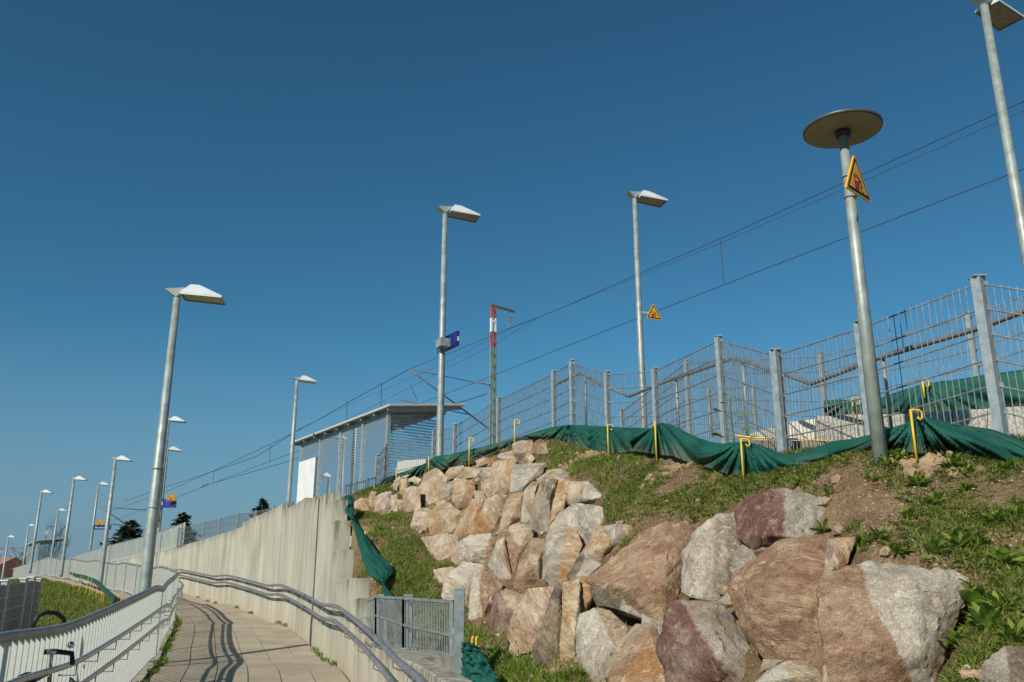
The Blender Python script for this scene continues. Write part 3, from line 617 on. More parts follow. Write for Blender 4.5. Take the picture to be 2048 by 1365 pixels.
# ------------------------------------------------------------------ green membrane
def cloth(name,label,cols,stakes,amp=.05,seed=1,rows=14,n=None,up=None):
    """cols: (px, ytop, ybot, Y)"""
    xs=[c[0] for c in cols]; n=n or int((max(xs)-min(xs))/2.5); t=np.linspace(0,len(cols)-1,n)
    ci=np.arange(len(cols)); arr=np.array(cols,float); C4=np.stack([np.interp(t,ci,arr[:,k]) for k in range(4)],1)
    bm=bmesh.new(); fd=bm.verts.layers.float.new('footdist'); grid=[]
    for i,(px,yt,yb,Y) in enumerate(C4):
        ds=min(((px-s),) for s in stakes) if False else None
        s=min(stakes,key=lambda s:abs(px-s)) if stakes else px
        colv=[]
        for j in range(rows+1):
            v=j/rows; py=yt+(yb-yt)*v; hgt=max(8,yb-yt)
            th=math.atan2(px-s,(py-yt)+6); 
            f=(1-3.2*abs(mnoise.noise(Vector((th*4.0,s*.37,seed)))))*(1-.2*v)+.6*(.5-abs(mnoise.noise(Vector((th*12,s*.91,seed+5)))*2))-.4
            sag=math.sin(min(1,abs(px-s)/70)*math.pi/2)
            lip=(1 if v<.12 else 0)
            dY=-amp*f*(.35+v*.9) - amp*.9*sag*math.sin(math.pi*min(1,v*1.15))
            dY+= .10*sag*max(0,.45-v)          # the upper half leans back between stakes
            vert=bm.verts.new(W(px,py,Y+dY)); vert[fd]=(1-v)*hgt/60; colv.append(vert)
        # rolled hem, and buried foot
        grid.append(colv)
    for i in range(len(grid)-1):
        for j in range(rows): bm.faces.new((grid[i][j],grid[i+1][j],grid[i+1][j+1],grid[i][j+1]))
    bmesh.ops.recalc_face_normals(bm,faces=bm.faces)
    me=bpy.data.meshes.new(name); bm.to_mesh(me); bm.free(); me.materials.append(clothm); me.polygons.foreach_set('use_smooth',[True]*len(me.polygons))
    o=link(name,me); tag(o,label,'ground membrane')
    md=o.modifiers.new('thickness','SOLIDIFY'); md.thickness=.006
    return o
stk=[1832,1487,1313,1217,1138,1030,938,855,792,735]
cols=[(2120,905,975,5.9),(2048,883,943,6.0),(1985,861,925,6.05),(1920,851,912,6.1),(1880,843,908,6.1),(1846,835,908,6.1),(1832,838,908,6.1),(1800,852,902,6.25),(1770,862,902,6.4),(1743,871,903,6.5),(1700,880,918,6.8),(1665,884,930,7.0),(1620,902,938,7.25),(1580,911,951,7.5),(1543,901,955,7.7),(1504,886,955,7.85),(1487,883,955,7.9),(1450,888,948,8.2),(1421,884,938,8.5),(1387,872,930,8.9),(1348,852,914,9.5),(1325,846,912,9.9),(1313,848,911,10.0),(1304,857,908,10.1),(1270,856,904,10.6),(1232,855,908,11.2),(1217,853,911,11.4),(1180,852,905,12.0),(1138,850,888,12.7),(1100,856,882,13.2),(1060,868,880,13.7),(1021,880,892,14.1),(983,890,906,14.5),(938,900,926,14.9),(909,908,935,15.1),(880,912,940,15.3),(871,913,944,15.4),(850,927,948,15.6),(820,940,958,15.8),(794,948,968,15.9),(766,958,978,15.9),(756,972,984,15.9),(742,983,990,15.9),(715,990,998,15.7),(690,992,1004,15.5)]
cloth('green_membrane','long green plastic membrane draped on yellow stakes below the stair fence',cols,stk,.11,rows=20)
# the strip running down beside the stepped wall end
def strip(name,label,L,R,amp=.04):
    bm=bmesh.new(); fd=bm.verts.layers.float.new('footdist'); n=70; rows=18; g=[]
    for i in range(n+1):
        t=i/n*(len(L)-1); k=min(int(t),len(L)-2); f=t-k
        a=[L[k][q]*(1-f)+L[k+1][q]*f for q in range(3)]; c=[R[k][q]*(1-f)+R[k+1][q]*f for q in range(3)]; a=W(a[0],a[1],a[2]-.22); c=W(c[0],c[1],c[2]-.30); r=[]
        for j in range(rows+1):
            v=j/rows; p=a.lerp(c,v)+Vector((-.3,-1,.2))*amp*(math.sin(v*math.pi)*1.2+1.3*(.5-abs(mnoise.noise(Vector((v*4+i*.06,i*.10,3)))*2.2))+.6*(.5-abs(mnoise.noise(Vector((v*9-i*.1,i*.25,7)))*2)))
            w=bm.verts.new(p); w[fd]=1; r.append(w)
        g.append(r)
    for i in range(n):
        for j in range(rows): bm.faces.new((g[i][j],g[i+1][j],g[i+1][j+1],g[i][j+1]))
    bmesh.ops.recalc_face_normals(bm,faces=bm.faces)
    me=bpy.data.meshes.new(name); bm.to_mesh(me); bm.free(); me.materials.append(clothm); me.polygons.foreach_set('use_smooth',[True]*len(me.polygons))
    o=link(name,me); tag(o,label,'ground membrane'); md=o.modifiers.new('thickness','SOLIDIFY'); md.thickness=.006
strip('green_membrane','green membrane strip sagging downhill beside the stepped wall end',[(690,995,15.0),(693,1028,14.2),(707,1040,13.7),(716,1085,13.0),(729,1125,12.3),(742,1150,11.8),(757,1164,11.5),(765,1168,11.4)],[(712,997,15.1),(704,1020,14.3),(712,1045,13.7),(734,1075,13.0),(757,1108,12.4),(783,1129,11.9),(781,1150,11.6),(768,1170,11.35)],.06)
strip('green_membrane','small green membrane flap behind the low ledge fence',[(764,1167,11.3),(768,1180,11.1),(772,1200,10.9)],[(768,1170,11.3),(778,1182,11.1),(795,1204,10.9)],.02)
strip('green_membrane','folded green membrane standing behind the thick ledge fence post',[(925,1288,7.9),(926,1320,7.85),(926,1370,7.8),(926,1420,7.8)],[(948,1288,7.9),(968,1310,7.8),(993,1350,7.6),(1015,1400,7.4)],.05)
# yellow stakes with hook
def stake(px,yt,yb,Y,label,hook=1,wid=1.0):
    a=W(px,yb,Y); t=W(px,yt,Y); r=.0085*wid
    s=thing('yellow_stake',label,'stake',a,group='yellow hooked stakes holding the green membrane')
    h=(t-a).z; k=MB(); k.tube([(0,0,-.05),((t-a).x*.0,0,h)],r,8); k.build('rod',yellow,s,True)
    if hook:
        k=MB(); w=.075*hook
        k.tube([(0,0,h-.004),(.02*hook,0,h),(w*.8,0,h-.004),(w,0,h-.02),(w,0,h-.055),(w*.75,0,h-.07),(w*.55,0,h-.05)],r*.85,6); k.build('hook',yellow,s,True)
STK=[(1832,820,908,6.0,'yellow stake with broad hook at the membrane peak right of the disc lamp',1,1.0),
(1487,878,955,7.8,'yellow hooked stake rising from the grass near the thistle plant',1,.95),
(1313,843,913,9.9,'tall yellow stake in front of a fence post left of the membrane dip',0,1.05),
(1217,850,914,11.3,'yellow hooked stake at the brow between sand heaps',1,.95),
(1029,840,892,13.9,'yellow stake with curled tip above the pink boulder at the hill top',1.1,1.1),
(938,876,932,14.7,'yellow stake with curled tip just right of the lamp with the blue sign',1,1.1),
(857,914,943,15.4,'small yellow stake left of the lamp with the blue sign',0,1.1),
(792,935,966,15.6,'small yellow stake in front of the glass shelter end',0,1.1),
(748,972,988,15.6,'tiny yellow stake above the leftmost boulders',0,1.1),
(690,990,1003,15.2,'tiny yellow stake at the corner of the retaining wall',0,1.1),
(696,1006,1024,14.4,'tiny yellow stake just behind the wall corner, below another',0,1.1),
(730,1062,1076,12.9,'short yellow stake tip midway down the membrane strip by the wall',0,1.2),
(782,1128,1142,11.7,'short yellow stake at the widest bulge of the membrane strip',0,1.05),
(1708,796,838,8.6,'yellow hooked stake behind the fence left of the disc lamp pole',1,1.0),
(1848,760,786,8.6,'yellow stake behind the fence right of the disc lamp pole',.8,1.2)]
for s in STK: stake(*s)
k=thing('yellow_stake','doubled yellow hooked stake behind the thick ledge fence post','stake',W(944,1300,7.9))
for dx in (0,.035):
    q=MB(); q.tube([(dx,0,-.3),(dx,0,.09),(dx+.012,0,.105)],.009,8); q.build('rod',yellow,k,True)
# membrane behind the fence
cloth('green_membrane','green membrane behind the stair fence above the aggregate blocks',[(1648,802,834,9.2),(1690,800,832,9.1),(1720,806,834,9.0),(1730,812,836,9.0),(1780,790,832,8.8),(1848,768,828,8.7),(1900,762,826,8.5),(1960,752,822,8.4),(2048,740,815,8.2),(2110,730,808,8.0)],[1708,1848],.05,9)
# ------------------------------------------------------------------ boulders
def rock(poly, m1, m2, label, frac=.5, seed=0):
    cx=sum(p[0] for p in poly)/len(poly); cy=sum(p[1] for p in poly)/len(poly)
    poly=[(cx+(x-cx)*1.09,cy+(y-cy)*1.09) for x,y in poly]
    c=onhill(cx,cy)
    if c is None: c=W(cx,cy,5)
    rnd=random.Random(seed*13+5)
    az=math.radians(243+rnd.uniform(-24,24)); el=rnd.uniform(.22,.5); n=Vector((math.cos(az),math.sin(az),el)).normalized()
    area=abs(sum(poly[i][0]*poly[(i+1)%len(poly)][1]-poly[(i+1)%len(poly)][0]*poly[i][1] for i in range(len(poly))))/2
    size=math.sqrt(max(1,area))/F*(c.y*CT+(c.z-EYE)*ST)
    Yc=c.y-.10*size; a,b_=ray(cx,cy); c=Vector((a*Yc,Yc,EYE+b_*Yc))
    ring=[Wplane(p[0],p[1],c,n) for p in poly]
    ctr=sum(ring,Vector())/len(ring)
    toc=(Vector((0,0,EYE))-ctr).normalized()
    pts=[]
    for i,p in enumerate(ring):
        pts.append(p+toc*rnd.uniform(-.06,.10)*size)
        pts.append(ctr+(p-ctr)*rnd.uniform(.7,.9)-toc*size*rnd.uniform(.5,.75))
    nf=rnd.choice((2,3,3)); a0=rnd.uniform(0,6.28)
    up=Vector((0,0,1)); rt=toc.cross(up).normalized(); u2=rt.cross(toc)
    rad=[(p-ctr).length for p in ring]
    for q_ in range(nf):
        j=int((a0+q_*6.28/nf)/6.283*len(ring))%len(ring)
        q=ctr.lerp(ring[j],rnd.uniform(.35,.7)); pts.append(q+toc*size*rnd.uniform(.20,.40))
    bm=bmesh.new()
    for p in pts: bm.verts.new(p-ctr)
    r=bmesh.ops.convex_hull(bm,input=bm.verts)
    bmesh.ops.delete(bm,geom=[g for g in set(r['geom_interior']+r['geom_unused']) if isinstance(g,bmesh.types.BMVert)],context='VERTS')
    bmesh.ops.dissolve_limit(bm,angle_limit=math.radians(11),verts=bm.verts,edges=bm.edges)
    vis=sorted([f for f in bm.faces if f.normal.dot(toc)>.1],key=lambda f:f.calc_center_median().dot(rt)*-1 if rt.x<0 else f.calc_center_median().dot(rt))
    acc=0; tot=sum(f.calc_area() for f in vis) or 1
    for f in bm.faces: f.material_index=1
    for f in vis:
        f.material_index=0 if acc+f.calc_area()*.5<=frac*tot else 1; acc+=f.calc_area()
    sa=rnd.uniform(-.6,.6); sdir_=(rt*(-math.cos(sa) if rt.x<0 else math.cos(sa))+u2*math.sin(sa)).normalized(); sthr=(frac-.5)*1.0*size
    bv=bmesh.ops.bevel(bm,geom=list(bm.edges),offset=.018*size,segments=1,affect='EDGES',profile=.6)
    el_=bm.verts.layers.float.new('edge')
    for v in bm.verts: v[el_]=0
    for f in bv['faces']: f.tag=True
    bmesh.ops.triangulate(bm,faces=bm.faces)
    for v in bm.verts: v[el_]=1.0      # hull vertices all sit on bevelled edges; new ones get 0 below
    target=max(size/26,c.y*.0032)
    old=set(bm.verts)
    for _ in range(7):
        long=[e for e in bm.edges if e.calc_length()>target*1.6]
        if not long or len(bm.verts)>7500: break
        bmesh.ops.subdivide_edges(bm,edges=long,cuts=1)
        bmesh.ops.triangulate(bm,faces=[f for f in bm.faces if len(f.verts)>3])
    bm.normal_update()
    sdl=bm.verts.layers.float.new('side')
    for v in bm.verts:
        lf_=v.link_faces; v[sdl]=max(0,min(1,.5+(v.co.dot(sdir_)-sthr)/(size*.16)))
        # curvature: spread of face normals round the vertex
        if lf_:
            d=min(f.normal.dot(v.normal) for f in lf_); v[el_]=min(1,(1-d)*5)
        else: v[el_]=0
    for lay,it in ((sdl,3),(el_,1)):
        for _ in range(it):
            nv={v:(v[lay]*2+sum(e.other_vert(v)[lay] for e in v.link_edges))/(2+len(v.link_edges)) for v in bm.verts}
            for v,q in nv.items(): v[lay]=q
    for f in bm.faces: f.material_index=0
    sv=Vector((seed*3.7,seed*1.3,seed*.7)); new=[]; fo=1/size
    for v in bm.verts:
        p=v.co*fo; w=Vector((mnoise.noise(p*2+sv),mnoise.noise(p*2+sv*1.7),mnoise.noise(p*2+sv*2.3)))*.2; pw=p+w
        d=.016*mnoise.noise(p*1.5+sv)
        st=mnoise.noise(Vector((pw.x*1.2,pw.y*1.2,pw.z*.8))*1.6+sv*3)*3.0; fr_=st-math.floor(st); d+=.030*(fr_ if fr_<.85 else (1-fr_)*5.6)
        st=mnoise.noise(Vector((pw.x,pw.z,pw.y))*5.2+sv*5)*2.6; fr_=st-math.floor(st); d+=.014*(fr_ if fr_<.8 else (1-fr_)*4)
        d+=.013*mnoise.fractal(p*6+sv,.7,2.1,5)
        new.append(v.co+v.normal*(d-.02)*size)
    for v,q in zip(bm.verts,new): v.co=q
    bm.normal_update()
    for f in bm.faces: f.smooth=True
    for e in bm.edges:
        if len(e.link_faces)==2 and e.calc_face_angle(0)>math.radians(38): e.smooth=False
    me=bpy.data.meshes.new('boulder'); bm.to_mesh(me); bm.free()
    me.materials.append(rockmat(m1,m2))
    o=link('boulder',me); o.location=ctr; tag(o,label,'boulder','boulders of the rock bank'); return o
c3=lambda L:[(800+x/2.65,850+y/2.65) for x,y in L]
c4=lambda L:[(1300+x/2.651,850+y/2.651) for x,y in L]
c5=lambda L:[(550+x/4.267,700+y/4.267) for x,y in L]
ROCKS=[
(c3([(600,100),(650,83),(700,88),(705,140),(690,165),(600,150)]),'pink','tan','pink lumpy boulder topmost on the bank below the curled yellow stake',.6),
(c3([(705,105),(770,100),(785,150),(740,165),(703,150)]),'red','tan','small brown boulder right of the pink topmost boulder',.6),
(c3([(520,170),(530,155),(590,140),(612,180),(560,198)]),'grey','tan','small flat grey stone left of the pink topmost boulder',.6),
(c3([(615,150),(690,150),(712,180),(690,208),(620,212)]),'dark','tan','small dark-sided stone just under the pink topmost boulder',.6),
(c3([(440,172),(500,180),(520,195),(480,215),(410,222),(405,190)]),'tan','orange','small rusty stone in the upper chain of stones by the membrane',.6),
(c3([(600,212),(765,208),(750,260),(650,362),(588,355)]),'grey','grey','squared grey boulder with a slanting right edge near the hill top',.8),
(c3([(500,200),(612,190),(600,240),(590,340),(540,372),(478,372),(485,260)]),'tan','orange','upright tan boulder left of the squared grey boulder',.6),
(c3([(430,230),(492,225),(497,292),(433,292)]),'grey','grey','small grey block left of the upright tan boulder',.6),
(c3([(328,225),(430,230),(424,280),(338,286)]),'tan','grey','tan stone in the upper row with a rounded right end',.6),
(c3([(248,255),(330,222),(337,272),(250,292)]),'pink','tan','pale wedge stone in the upper row above the brown upright boulder',.6),
(c3([(430,300),(480,288),(492,360),(470,388),(433,345)]),'tan','grey','small stone tucked under the upright tan boulder',.6),
(c3([(393,350),(442,350),(452,396),(398,402)]),'grey','tan','little round grey stone wedged between larger boulders',.6),
(c3([(288,290),(387,298),(397,350),(362,432),(310,442),(280,400)]),'tan','orange','brown upright boulder fourth from the left in the second row',.5),
(c3([(172,400),(200,338),(282,298),(292,312),(275,392),(200,418)]),'tan','grey','slanting tan boulder leaning against the brown upright boulder',.5),
(c3([(98,350),(130,268),(190,233),(250,280),(242,312),(190,350),(170,445),(108,447)]),'pink','tan','tall smooth pinkish boulder leaning left below the membrane',.5),
(c3([(23,350),(60,328),(107,340),(107,440),(60,477),(26,472)]),'tan','pink','tan upright boulder left of the tall smooth pinkish one',.5),
(c3([(45,290),(75,273),(112,290),(97,318),(50,312)]),'white','tan','small pale stone on top of the tan upright boulder',.5),
(c3([(-2,285),(40,268),(42,340),(25,402),(-4,402)]),'orange','tan','narrow rusty boulder in the upper left row',.5),
(c3([(-30,390),(20,400),(25,440),(-20,448)]),'tan','grey','small stone at the foot of the narrow rusty boulder',.5),
(c5([(678,1300),(720,1268),(798,1268),(795,1372),(678,1372)]),'tan','orange','leftmost boulder of the bank beside the wall corner',.5),
(c5([(795,1285),(820,1208),(868,1220),(862,1290),(842,1335),(798,1368)]),'tan','red','second boulder from the left, narrow and upright',.5),
(c5([(858,1262),(920,1222),(990,1212),(990,1330),(960,1398),(850,1385)]),'pink','grey','third boulder from the left, broad with a pale face',.5),
(c5([(988,1250),(1040,1236),(1046,1380),(985,1385)]),'white','tan','fourth boulder from the left, narrow and pale',.5),
(c5([(985,1180),(1020,1120),(1062,1082),(1062,1150),(1030,1230),(1000,1235)]),'tan','grey','small tan stone on top of the left chain of boulders',.5),
(c5([(1085,1075),(1150,1068),(1130,1095),(1090,1100)]),'grey','tan','tiny grey cap stone near the membrane',.5),
(c5([(1460,1050),(1490,1010),(1600,990),(1625,1030),(1590,1090),(1480,1100)]),'tan','pink','elongated tan stone just under the grass tuft by the membrane',.5),
(c3([(58,540),(80,450),(130,443),(172,460),(152,580),(100,572)]),'pink','tan','pale boulder left of the orange pointed boulder',.5),
(c3([(148,510),(190,430),(230,402),(290,440),(332,472),(290,572),(220,592),(163,580)]),'orange','tan','pointed orange stained boulder with a pale left flank',.35),
(c3([(288,580),(330,478),(380,403),(442,398),(410,480),(390,572),(320,602)]),'orange','orange','strongly rust coloured boulder right of the pointed orange one',.5),
(c3([(392,572),(430,460),(450,400),(520,373),(562,380),(540,480),(520,552),(430,588)]),'orange','tan','tan boulder with yellow rust patch in the third row',.3),
(c3([(528,560),(550,440),(590,368),(657,363),(652,480),(600,542),(560,592)]),'tan','orange','tan boulder with ragged top beside the tall grey slab',.5),
(c3([(642,500),(660,350),(700,308),(735,308),(722,400),(692,527),(650,522)]),'grey','tan','tall narrow grey slab boulder in the middle of the bank',.5),
(c3([(688,545),(710,400),(760,298),(832,298),(802,400),(782,500),(787,582),(703,588)]),'grey','dark','tall grey boulder with the shade at its foot painted black',.7),  # the second, dark tone paints this boulder's shaded side into its colour
(c3([(728,290),(790,243),(850,233),(900,265),(932,292),(830,302),(750,312)]),'tan','grey','flat-topped boulder capping the tall grey ones',.5),
(c3([(782,560),(800,400),(830,298),(900,300),(890,400),(860,472),(800,545)]),'orange','tan','narrow orange-faced slab right of the tall grey boulder',.7),
(c3([(880,300),(1000,308),(1072,380),(1042,412),(900,422),(870,400)]),'pink','white','flat pale ledge boulder meeting the weedy slope',.5),
(c3([(790,562),(850,470),(920,423),(1062,438),(1072,490),(1042,560),(960,652),(930,562),(860,542)]),'white','grey','broad pale grey boulder below the flat ledge boulder',.5),
(c3([(118,602),(220,583),(302,588),(302,640),(255,702),(200,738),(175,660)]),'pink','tan','squat pinkish boulder at the left end of the fourth row',.6),
(c3([(268,690),(300,630),(352,598),(362,690),(382,732),(290,753)]),'pink','grey','rounded pale boulder left of the big grey-topped one',.5),
(c3([(343,620),(370,588),(480,578),(512,620),(502,690),(460,742),(370,712)]),'white','tan','boulder with pale flat front in the fourth row',.6),
(c3([(468,742),(520,618),(552,603),(562,680),(602,862),(540,832)]),'grey','tan','long grey wedge boulder pointing down',.5),
(c3([(550,620),(580,548),(620,528),(697,545),(702,592),(650,652),(622,722),(602,842),(560,722)]),'red','tan','dark orange-brown tall boulder in the middle',.5),
(c3([(608,852),(630,740),(670,650),(700,608),(782,618),(772,720),(742,852),(660,898)]),'red','tan','tan boulder with a jagged paler right edge below the tall ones',.5),
(c3([(763,802),(770,640),(800,558),(870,538),(932,560),(957,640),(930,740),(880,852),(810,857)]),'grey','orange','big tall boulder with a grey left side and rusty right side at mid bank',.5),
(c3([(938,722),(990,640),(1050,540),(1122,570),(1122,650),(1060,722),(1000,742)]),'tan','orange','orange veined boulder right of the big mid-bank boulder',.5),
(c3([(1050,545),(1140,528),(1217,533),(1242,570),(1180,622),(1120,642),(1080,572)]),'grey','tan','grey overhanging boulder at the edge of the weedy slope',.8),
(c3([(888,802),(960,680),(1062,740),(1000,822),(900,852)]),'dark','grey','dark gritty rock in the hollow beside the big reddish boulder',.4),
(c3([(178,770),(280,753),(292,800),(240,852),(190,832)]),'pink','tan','small brownish stone at the left edge of the lower rows',.5),
(c3([(228,902),(250,800),(340,733),(440,748),(452,790),(402,832),(362,902),(350,932),(240,922)]),'white','pink','broad light boulder above the ledge fence post',.5),
(c3([(378,862),(400,800),(480,778),(542,852),(502,932),(480,1012),(440,1052),(368,1032)]),'white','red','light boulder with a brown lower half right of the ledge fence post',.35),
(c3([(483,1002),(510,900),(560,878),(652,908),(662,932),(602,992),(572,1152),(488,1157)]),'maroon','tan','purplish brown upright boulder in the bottom left row',.6),
(c3([(578,1082),(620,980),(680,878),(817,868),(812,962),(762,1062),(720,1182),(620,1217),(578,1202)]),'tan','pink','large tan boulder between the purplish and the black streaked one',.5),
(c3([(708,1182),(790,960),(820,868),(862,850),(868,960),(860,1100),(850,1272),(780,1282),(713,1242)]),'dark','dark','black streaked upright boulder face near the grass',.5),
(c3([(860,850),(952,838),(942,960),(952,1052),(932,1202),(880,1272),(850,1270)]),'orange','tan','rusty edged slab fused to the right of the black streaked boulder',.5),
(c3([(933,902),(960,808),(1012,818),(1032,922),(980,992),(938,1012)]),'orange','orange','small vivid orange rock left of the big reddish boulder',.9),
(c3([(1000,822),(1180,698),(1310,568),(1380,543),(1500,533),(1552,570),(1512,650),(1502,790),(1450,962),(1402,1052),(1330,1042),(1210,962),(1130,900)]),'red','red','huge reddish brown slanting slab in the middle right',.9),
(c3([(1010,862),(1150,860),(1250,960),(1335,1052),(1240,1032),(1050,962)]),'dark','grey','grey underside of the huge reddish slab with its shade put into the colour',.5),  # slab underside as a separate piece, its shade painted with the dark tone
(c3([(938,1102),(960,1010),(1030,983),(1110,998),(1202,1080),(1180,1162),(1120,1292),(1100,1380),(1060,1400),(950,1252)]),'white','tan','cream coloured boulder at the bottom below the orange rock',.7),
(c3([(1108,1292),(1190,1130),(1250,1068),(1332,1063),(1382,1152),(1442,1380),(1120,1420)]),'tan','orange','tan cracked boulder at the bottom edge left of the maroon one',.5),
(c4([(178,872),(185,680),(260,558),(350,488),(442,483),(470,600),(482,762),(430,872),(370,932),(220,902)]),'white','grey','smooth light grey boulder right of the huge reddish slab',.5),
(c4([(468,462),(550,380),(620,358),(700,353),(830,373),(940,418),(1032,465),(1042,492),(960,532),(870,602),(680,637),(560,652),(480,592)]),'maroon','grey','maroon and grey boulder lying highest among the right boulders',.42),
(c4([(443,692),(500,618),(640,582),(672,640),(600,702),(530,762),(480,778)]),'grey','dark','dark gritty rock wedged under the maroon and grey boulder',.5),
(c4([(423,872),(450,800),(600,698),(700,630),(952,608),(962,702),(930,852),(912,1002),(952,1202),(940,1242),(720,1252),(600,1222),(520,1082),(440,922)]),'red','tan','large square rust-brown boulder in the right group',.8),
(c4([(948,612),(1092,600),(1062,682),(1032,762),(940,802),(912,872)]),'pink','orange','small pinkish rock behind the large square rust-brown boulder',.5),
(c4([(912,902),(930,820),(1040,768),(1180,743),(1290,758),(1420,798),(1590,798),(1667,840),(1640,922),(1532,1062),(1532,1202),(1470,1302),(1470,1420),(990,1430),(940,1202),(910,1052)]),'red','white','biggest right boulder with a brown left face and white granite right face',.42),
(c4([(53,1192),(90,1030),(150,948),(350,953),(442,1050),(482,1202),(592,1332),(560,1430),(130,1430),(60,1242)]),'maroon','grey','maroon boulder with a grey right side at the bottom',.55),
(c4([(558,1372),(640,1298),(740,1253),(840,1258),(900,1322),(920,1430),(560,1430)]),'white','tan','rounded light boulder cut off by the bottom edge',.5),
(c4([(588,1312),(600,1243),(702,1250),(640,1302)]),'tan','grey','small flat stone above the rounded light boulder',.5),
(c4([(918,1282),(972,1248),(992,1372),(918,1380)]),'tan','tan','narrow tan stone squeezed left of the biggest right boulder',.5),
(c4([(1738,1372),(1770,1268),(1862,1238),(1880,1178),(2060,1198),(2060,1430),(1738,1430)]),'grey','dark','grey boulder in the bottom right corner',.6),
(c4([(1640,1302),(1762,1298),(1742,1345),(1660,1348)]),'orange','orange','small orange stone left of the bottom right corner boulder',.5),
(c4([(-40,1010),(40,1050),(92,1062),(60,1192),(20,1180),(-40,1100)]),'grey','grey','gritty grey stone between the tan and maroon bottom boulders',.5),
(c4([(358,932),(425,882),(452,960),(400,972)]),'grey','tan','small grey stone above the maroon bottom boulder',.5),
]
# soil lies deeper between and behind the boulders than on the open slope
H0=Hg.copy()
_xr=GX/GY; _z=(Hg-EYE)/GY; _den=1/(CT+_z*ST)          # project every soil point to find which lie under a boulder
_px=1024+F*_xr*_den; _py=682.5-F*(_z*CT-ST)*_den
cv=np.zeros_like(Hg)
for poly,*_r in ROCKS:
    cx=sum(p[0] for p in poly)/len(poly); cy=sum(p[1] for p in poly)/len(poly); n_p=len(poly)
    inside=np.ones(Hg.shape,bool) if False else np.zeros(Hg.shape,bool)
    P2=[(cx+(x-cx)*1.1,cy+(y-cy)*1.1) for x,y in poly]
    j=n_p-1
    for i in range(n_p):
        xi,yi=P2[i]; xj,yj=P2[j]
        if abs(yj-yi)>1e-6: inside^=((yi>_py)!=(yj>_py))&(_px<(xj-xi)*(_py-yi)/(yj-yi)+xi)
        j=i
    ar=abs(sum(poly[i][0]*poly[(i+1)%n_p][1]-poly[(i+1)%n_p][0]*poly[i][1] for i in range(n_p)))/2
    hc=onhill(cx,cy); Yc=hc.y if hc else 5; sz=math.sqrt(ar)/F*Yc
    cv=np.where(inside,np.maximum(cv,min(.34,.42*sz)),cv)
for _ in range(4):
    c2=cv.copy(); c2[1:-1,1:-1]=np.maximum(cv[1:-1,1:-1]*.5,.0)+(cv[:-2,1:-1]+cv[2:,1:-1]+cv[1:-1,:-2]+cv[1:-1,2:])*.125; cv=c2
for i,(poly,m1,m2,lab,fr) in enumerate(ROCKS): rock(poly,m1,m2,lab,fr,seed=i+1)
Hg-=cv*1.0
keep=GX>np.vectorize(backX)(GY)-.06
idx=-np.ones(GX.shape,int); idx[keep]=np.arange(keep.sum())
vs=np.c_[GX[keep],GY[keep],Hg[keep]]
q=np.stack([idx[:-1,:-1],idx[1:,:-1],idx[1:,1:],idx[:-1,1:]],-1).reshape(-1,4); q=q[(q>=0).all(1)]
me=bpy.data.meshes.new('hillside'); me.from_pydata(vs.tolist(),[],q.tolist()); me.materials.append(soil)
me.polygons.foreach_set('use_smooth',[True]*len(me.polygons))
hill=link('hillside',me); tag(hill,'sandy slope with sparse weeds rising from the boulders to the fence','ground',kind='structure')
# ------------------------------------------------------------------ ledge fence
lf_m=mat('ledge_fence_steel',(.17,.205,.21),(.25,.285,.29),.55,.3,12,fine=.1)
lf=thing('ledge_fence','grey barred steel fence panels standing on the low concrete ledge','fence')
LF=[((735,1202,9.9),(735,1236,9.9)),((752,1194,9.7),(752,1274,9.7)),((807,1197,8.9),(807,1311,8.9)),((903,1204,7.95),(903,1349,7.95))]
L3=[(W(*a),W(*c)) for a,c in LF]
for (a,c),(a2,c2) in zip(L3[:-1],L3[1:]):
    f=MB(); f.beam(a,a2,.02,.025); f.beam(c,c2,.02,.025); f.beam(a,c,.025,.025); f.beam(a2,c2,.025,.025); fr=f.build('frame',lf_m,lf)
    if (a-c).z>.3: f=MB(); f.beam(a.lerp(c,.47),a2.lerp(c2,.47),.02,.02); f.build('middle_rail',lf_m,fr)
    n=int((a2-a).length/.034)
    f=MB()
    for j in range(1,n):
        t=j/n; f.beam(a.lerp(a2,t),c.lerp(c2,t),.005,.006,Vector((1,-.4,0)))
    tag(f.build('bars',lf_m,fr),kind='stuff')
def lpost(px,yt,Y,zb,w,dx=.0):
    t=W(px,yt,Y); k=MB(); k.box((t.x,t.y,(t.z+zb)/2),(w/2,w/2,(t.z-zb)/2)); p=k.build('post',lf_m,lf)
    k=MB(); k.box((t.x,t.y,t.z+.006),(w*.56,w*.56,.008)); k.build('post_cap',lf_m,p)
    k=MB(); k.box((t.x,t.y,zb+.012),(w*1.1,w*.8,.01)); k.build('foot_plate',lf_m,p)
lz=EYE-.43
lpost(762,1192,9.8,lz,.07); lpost(818,1192,8.95,lz,.08); lpost(919,1180,7.85,lz-.5,.085)
k=MB()
for yy in (1190,1262,1330): p=W(908,yy,7.9); k.box(p,(.018,.012,.022))
k.build('hinges',galv,lf)
k=MB(); k.beam(W(762,1288,9.75),W(900,1362,7.9),.02,.02); k.build('cable_guide',railm,lf)
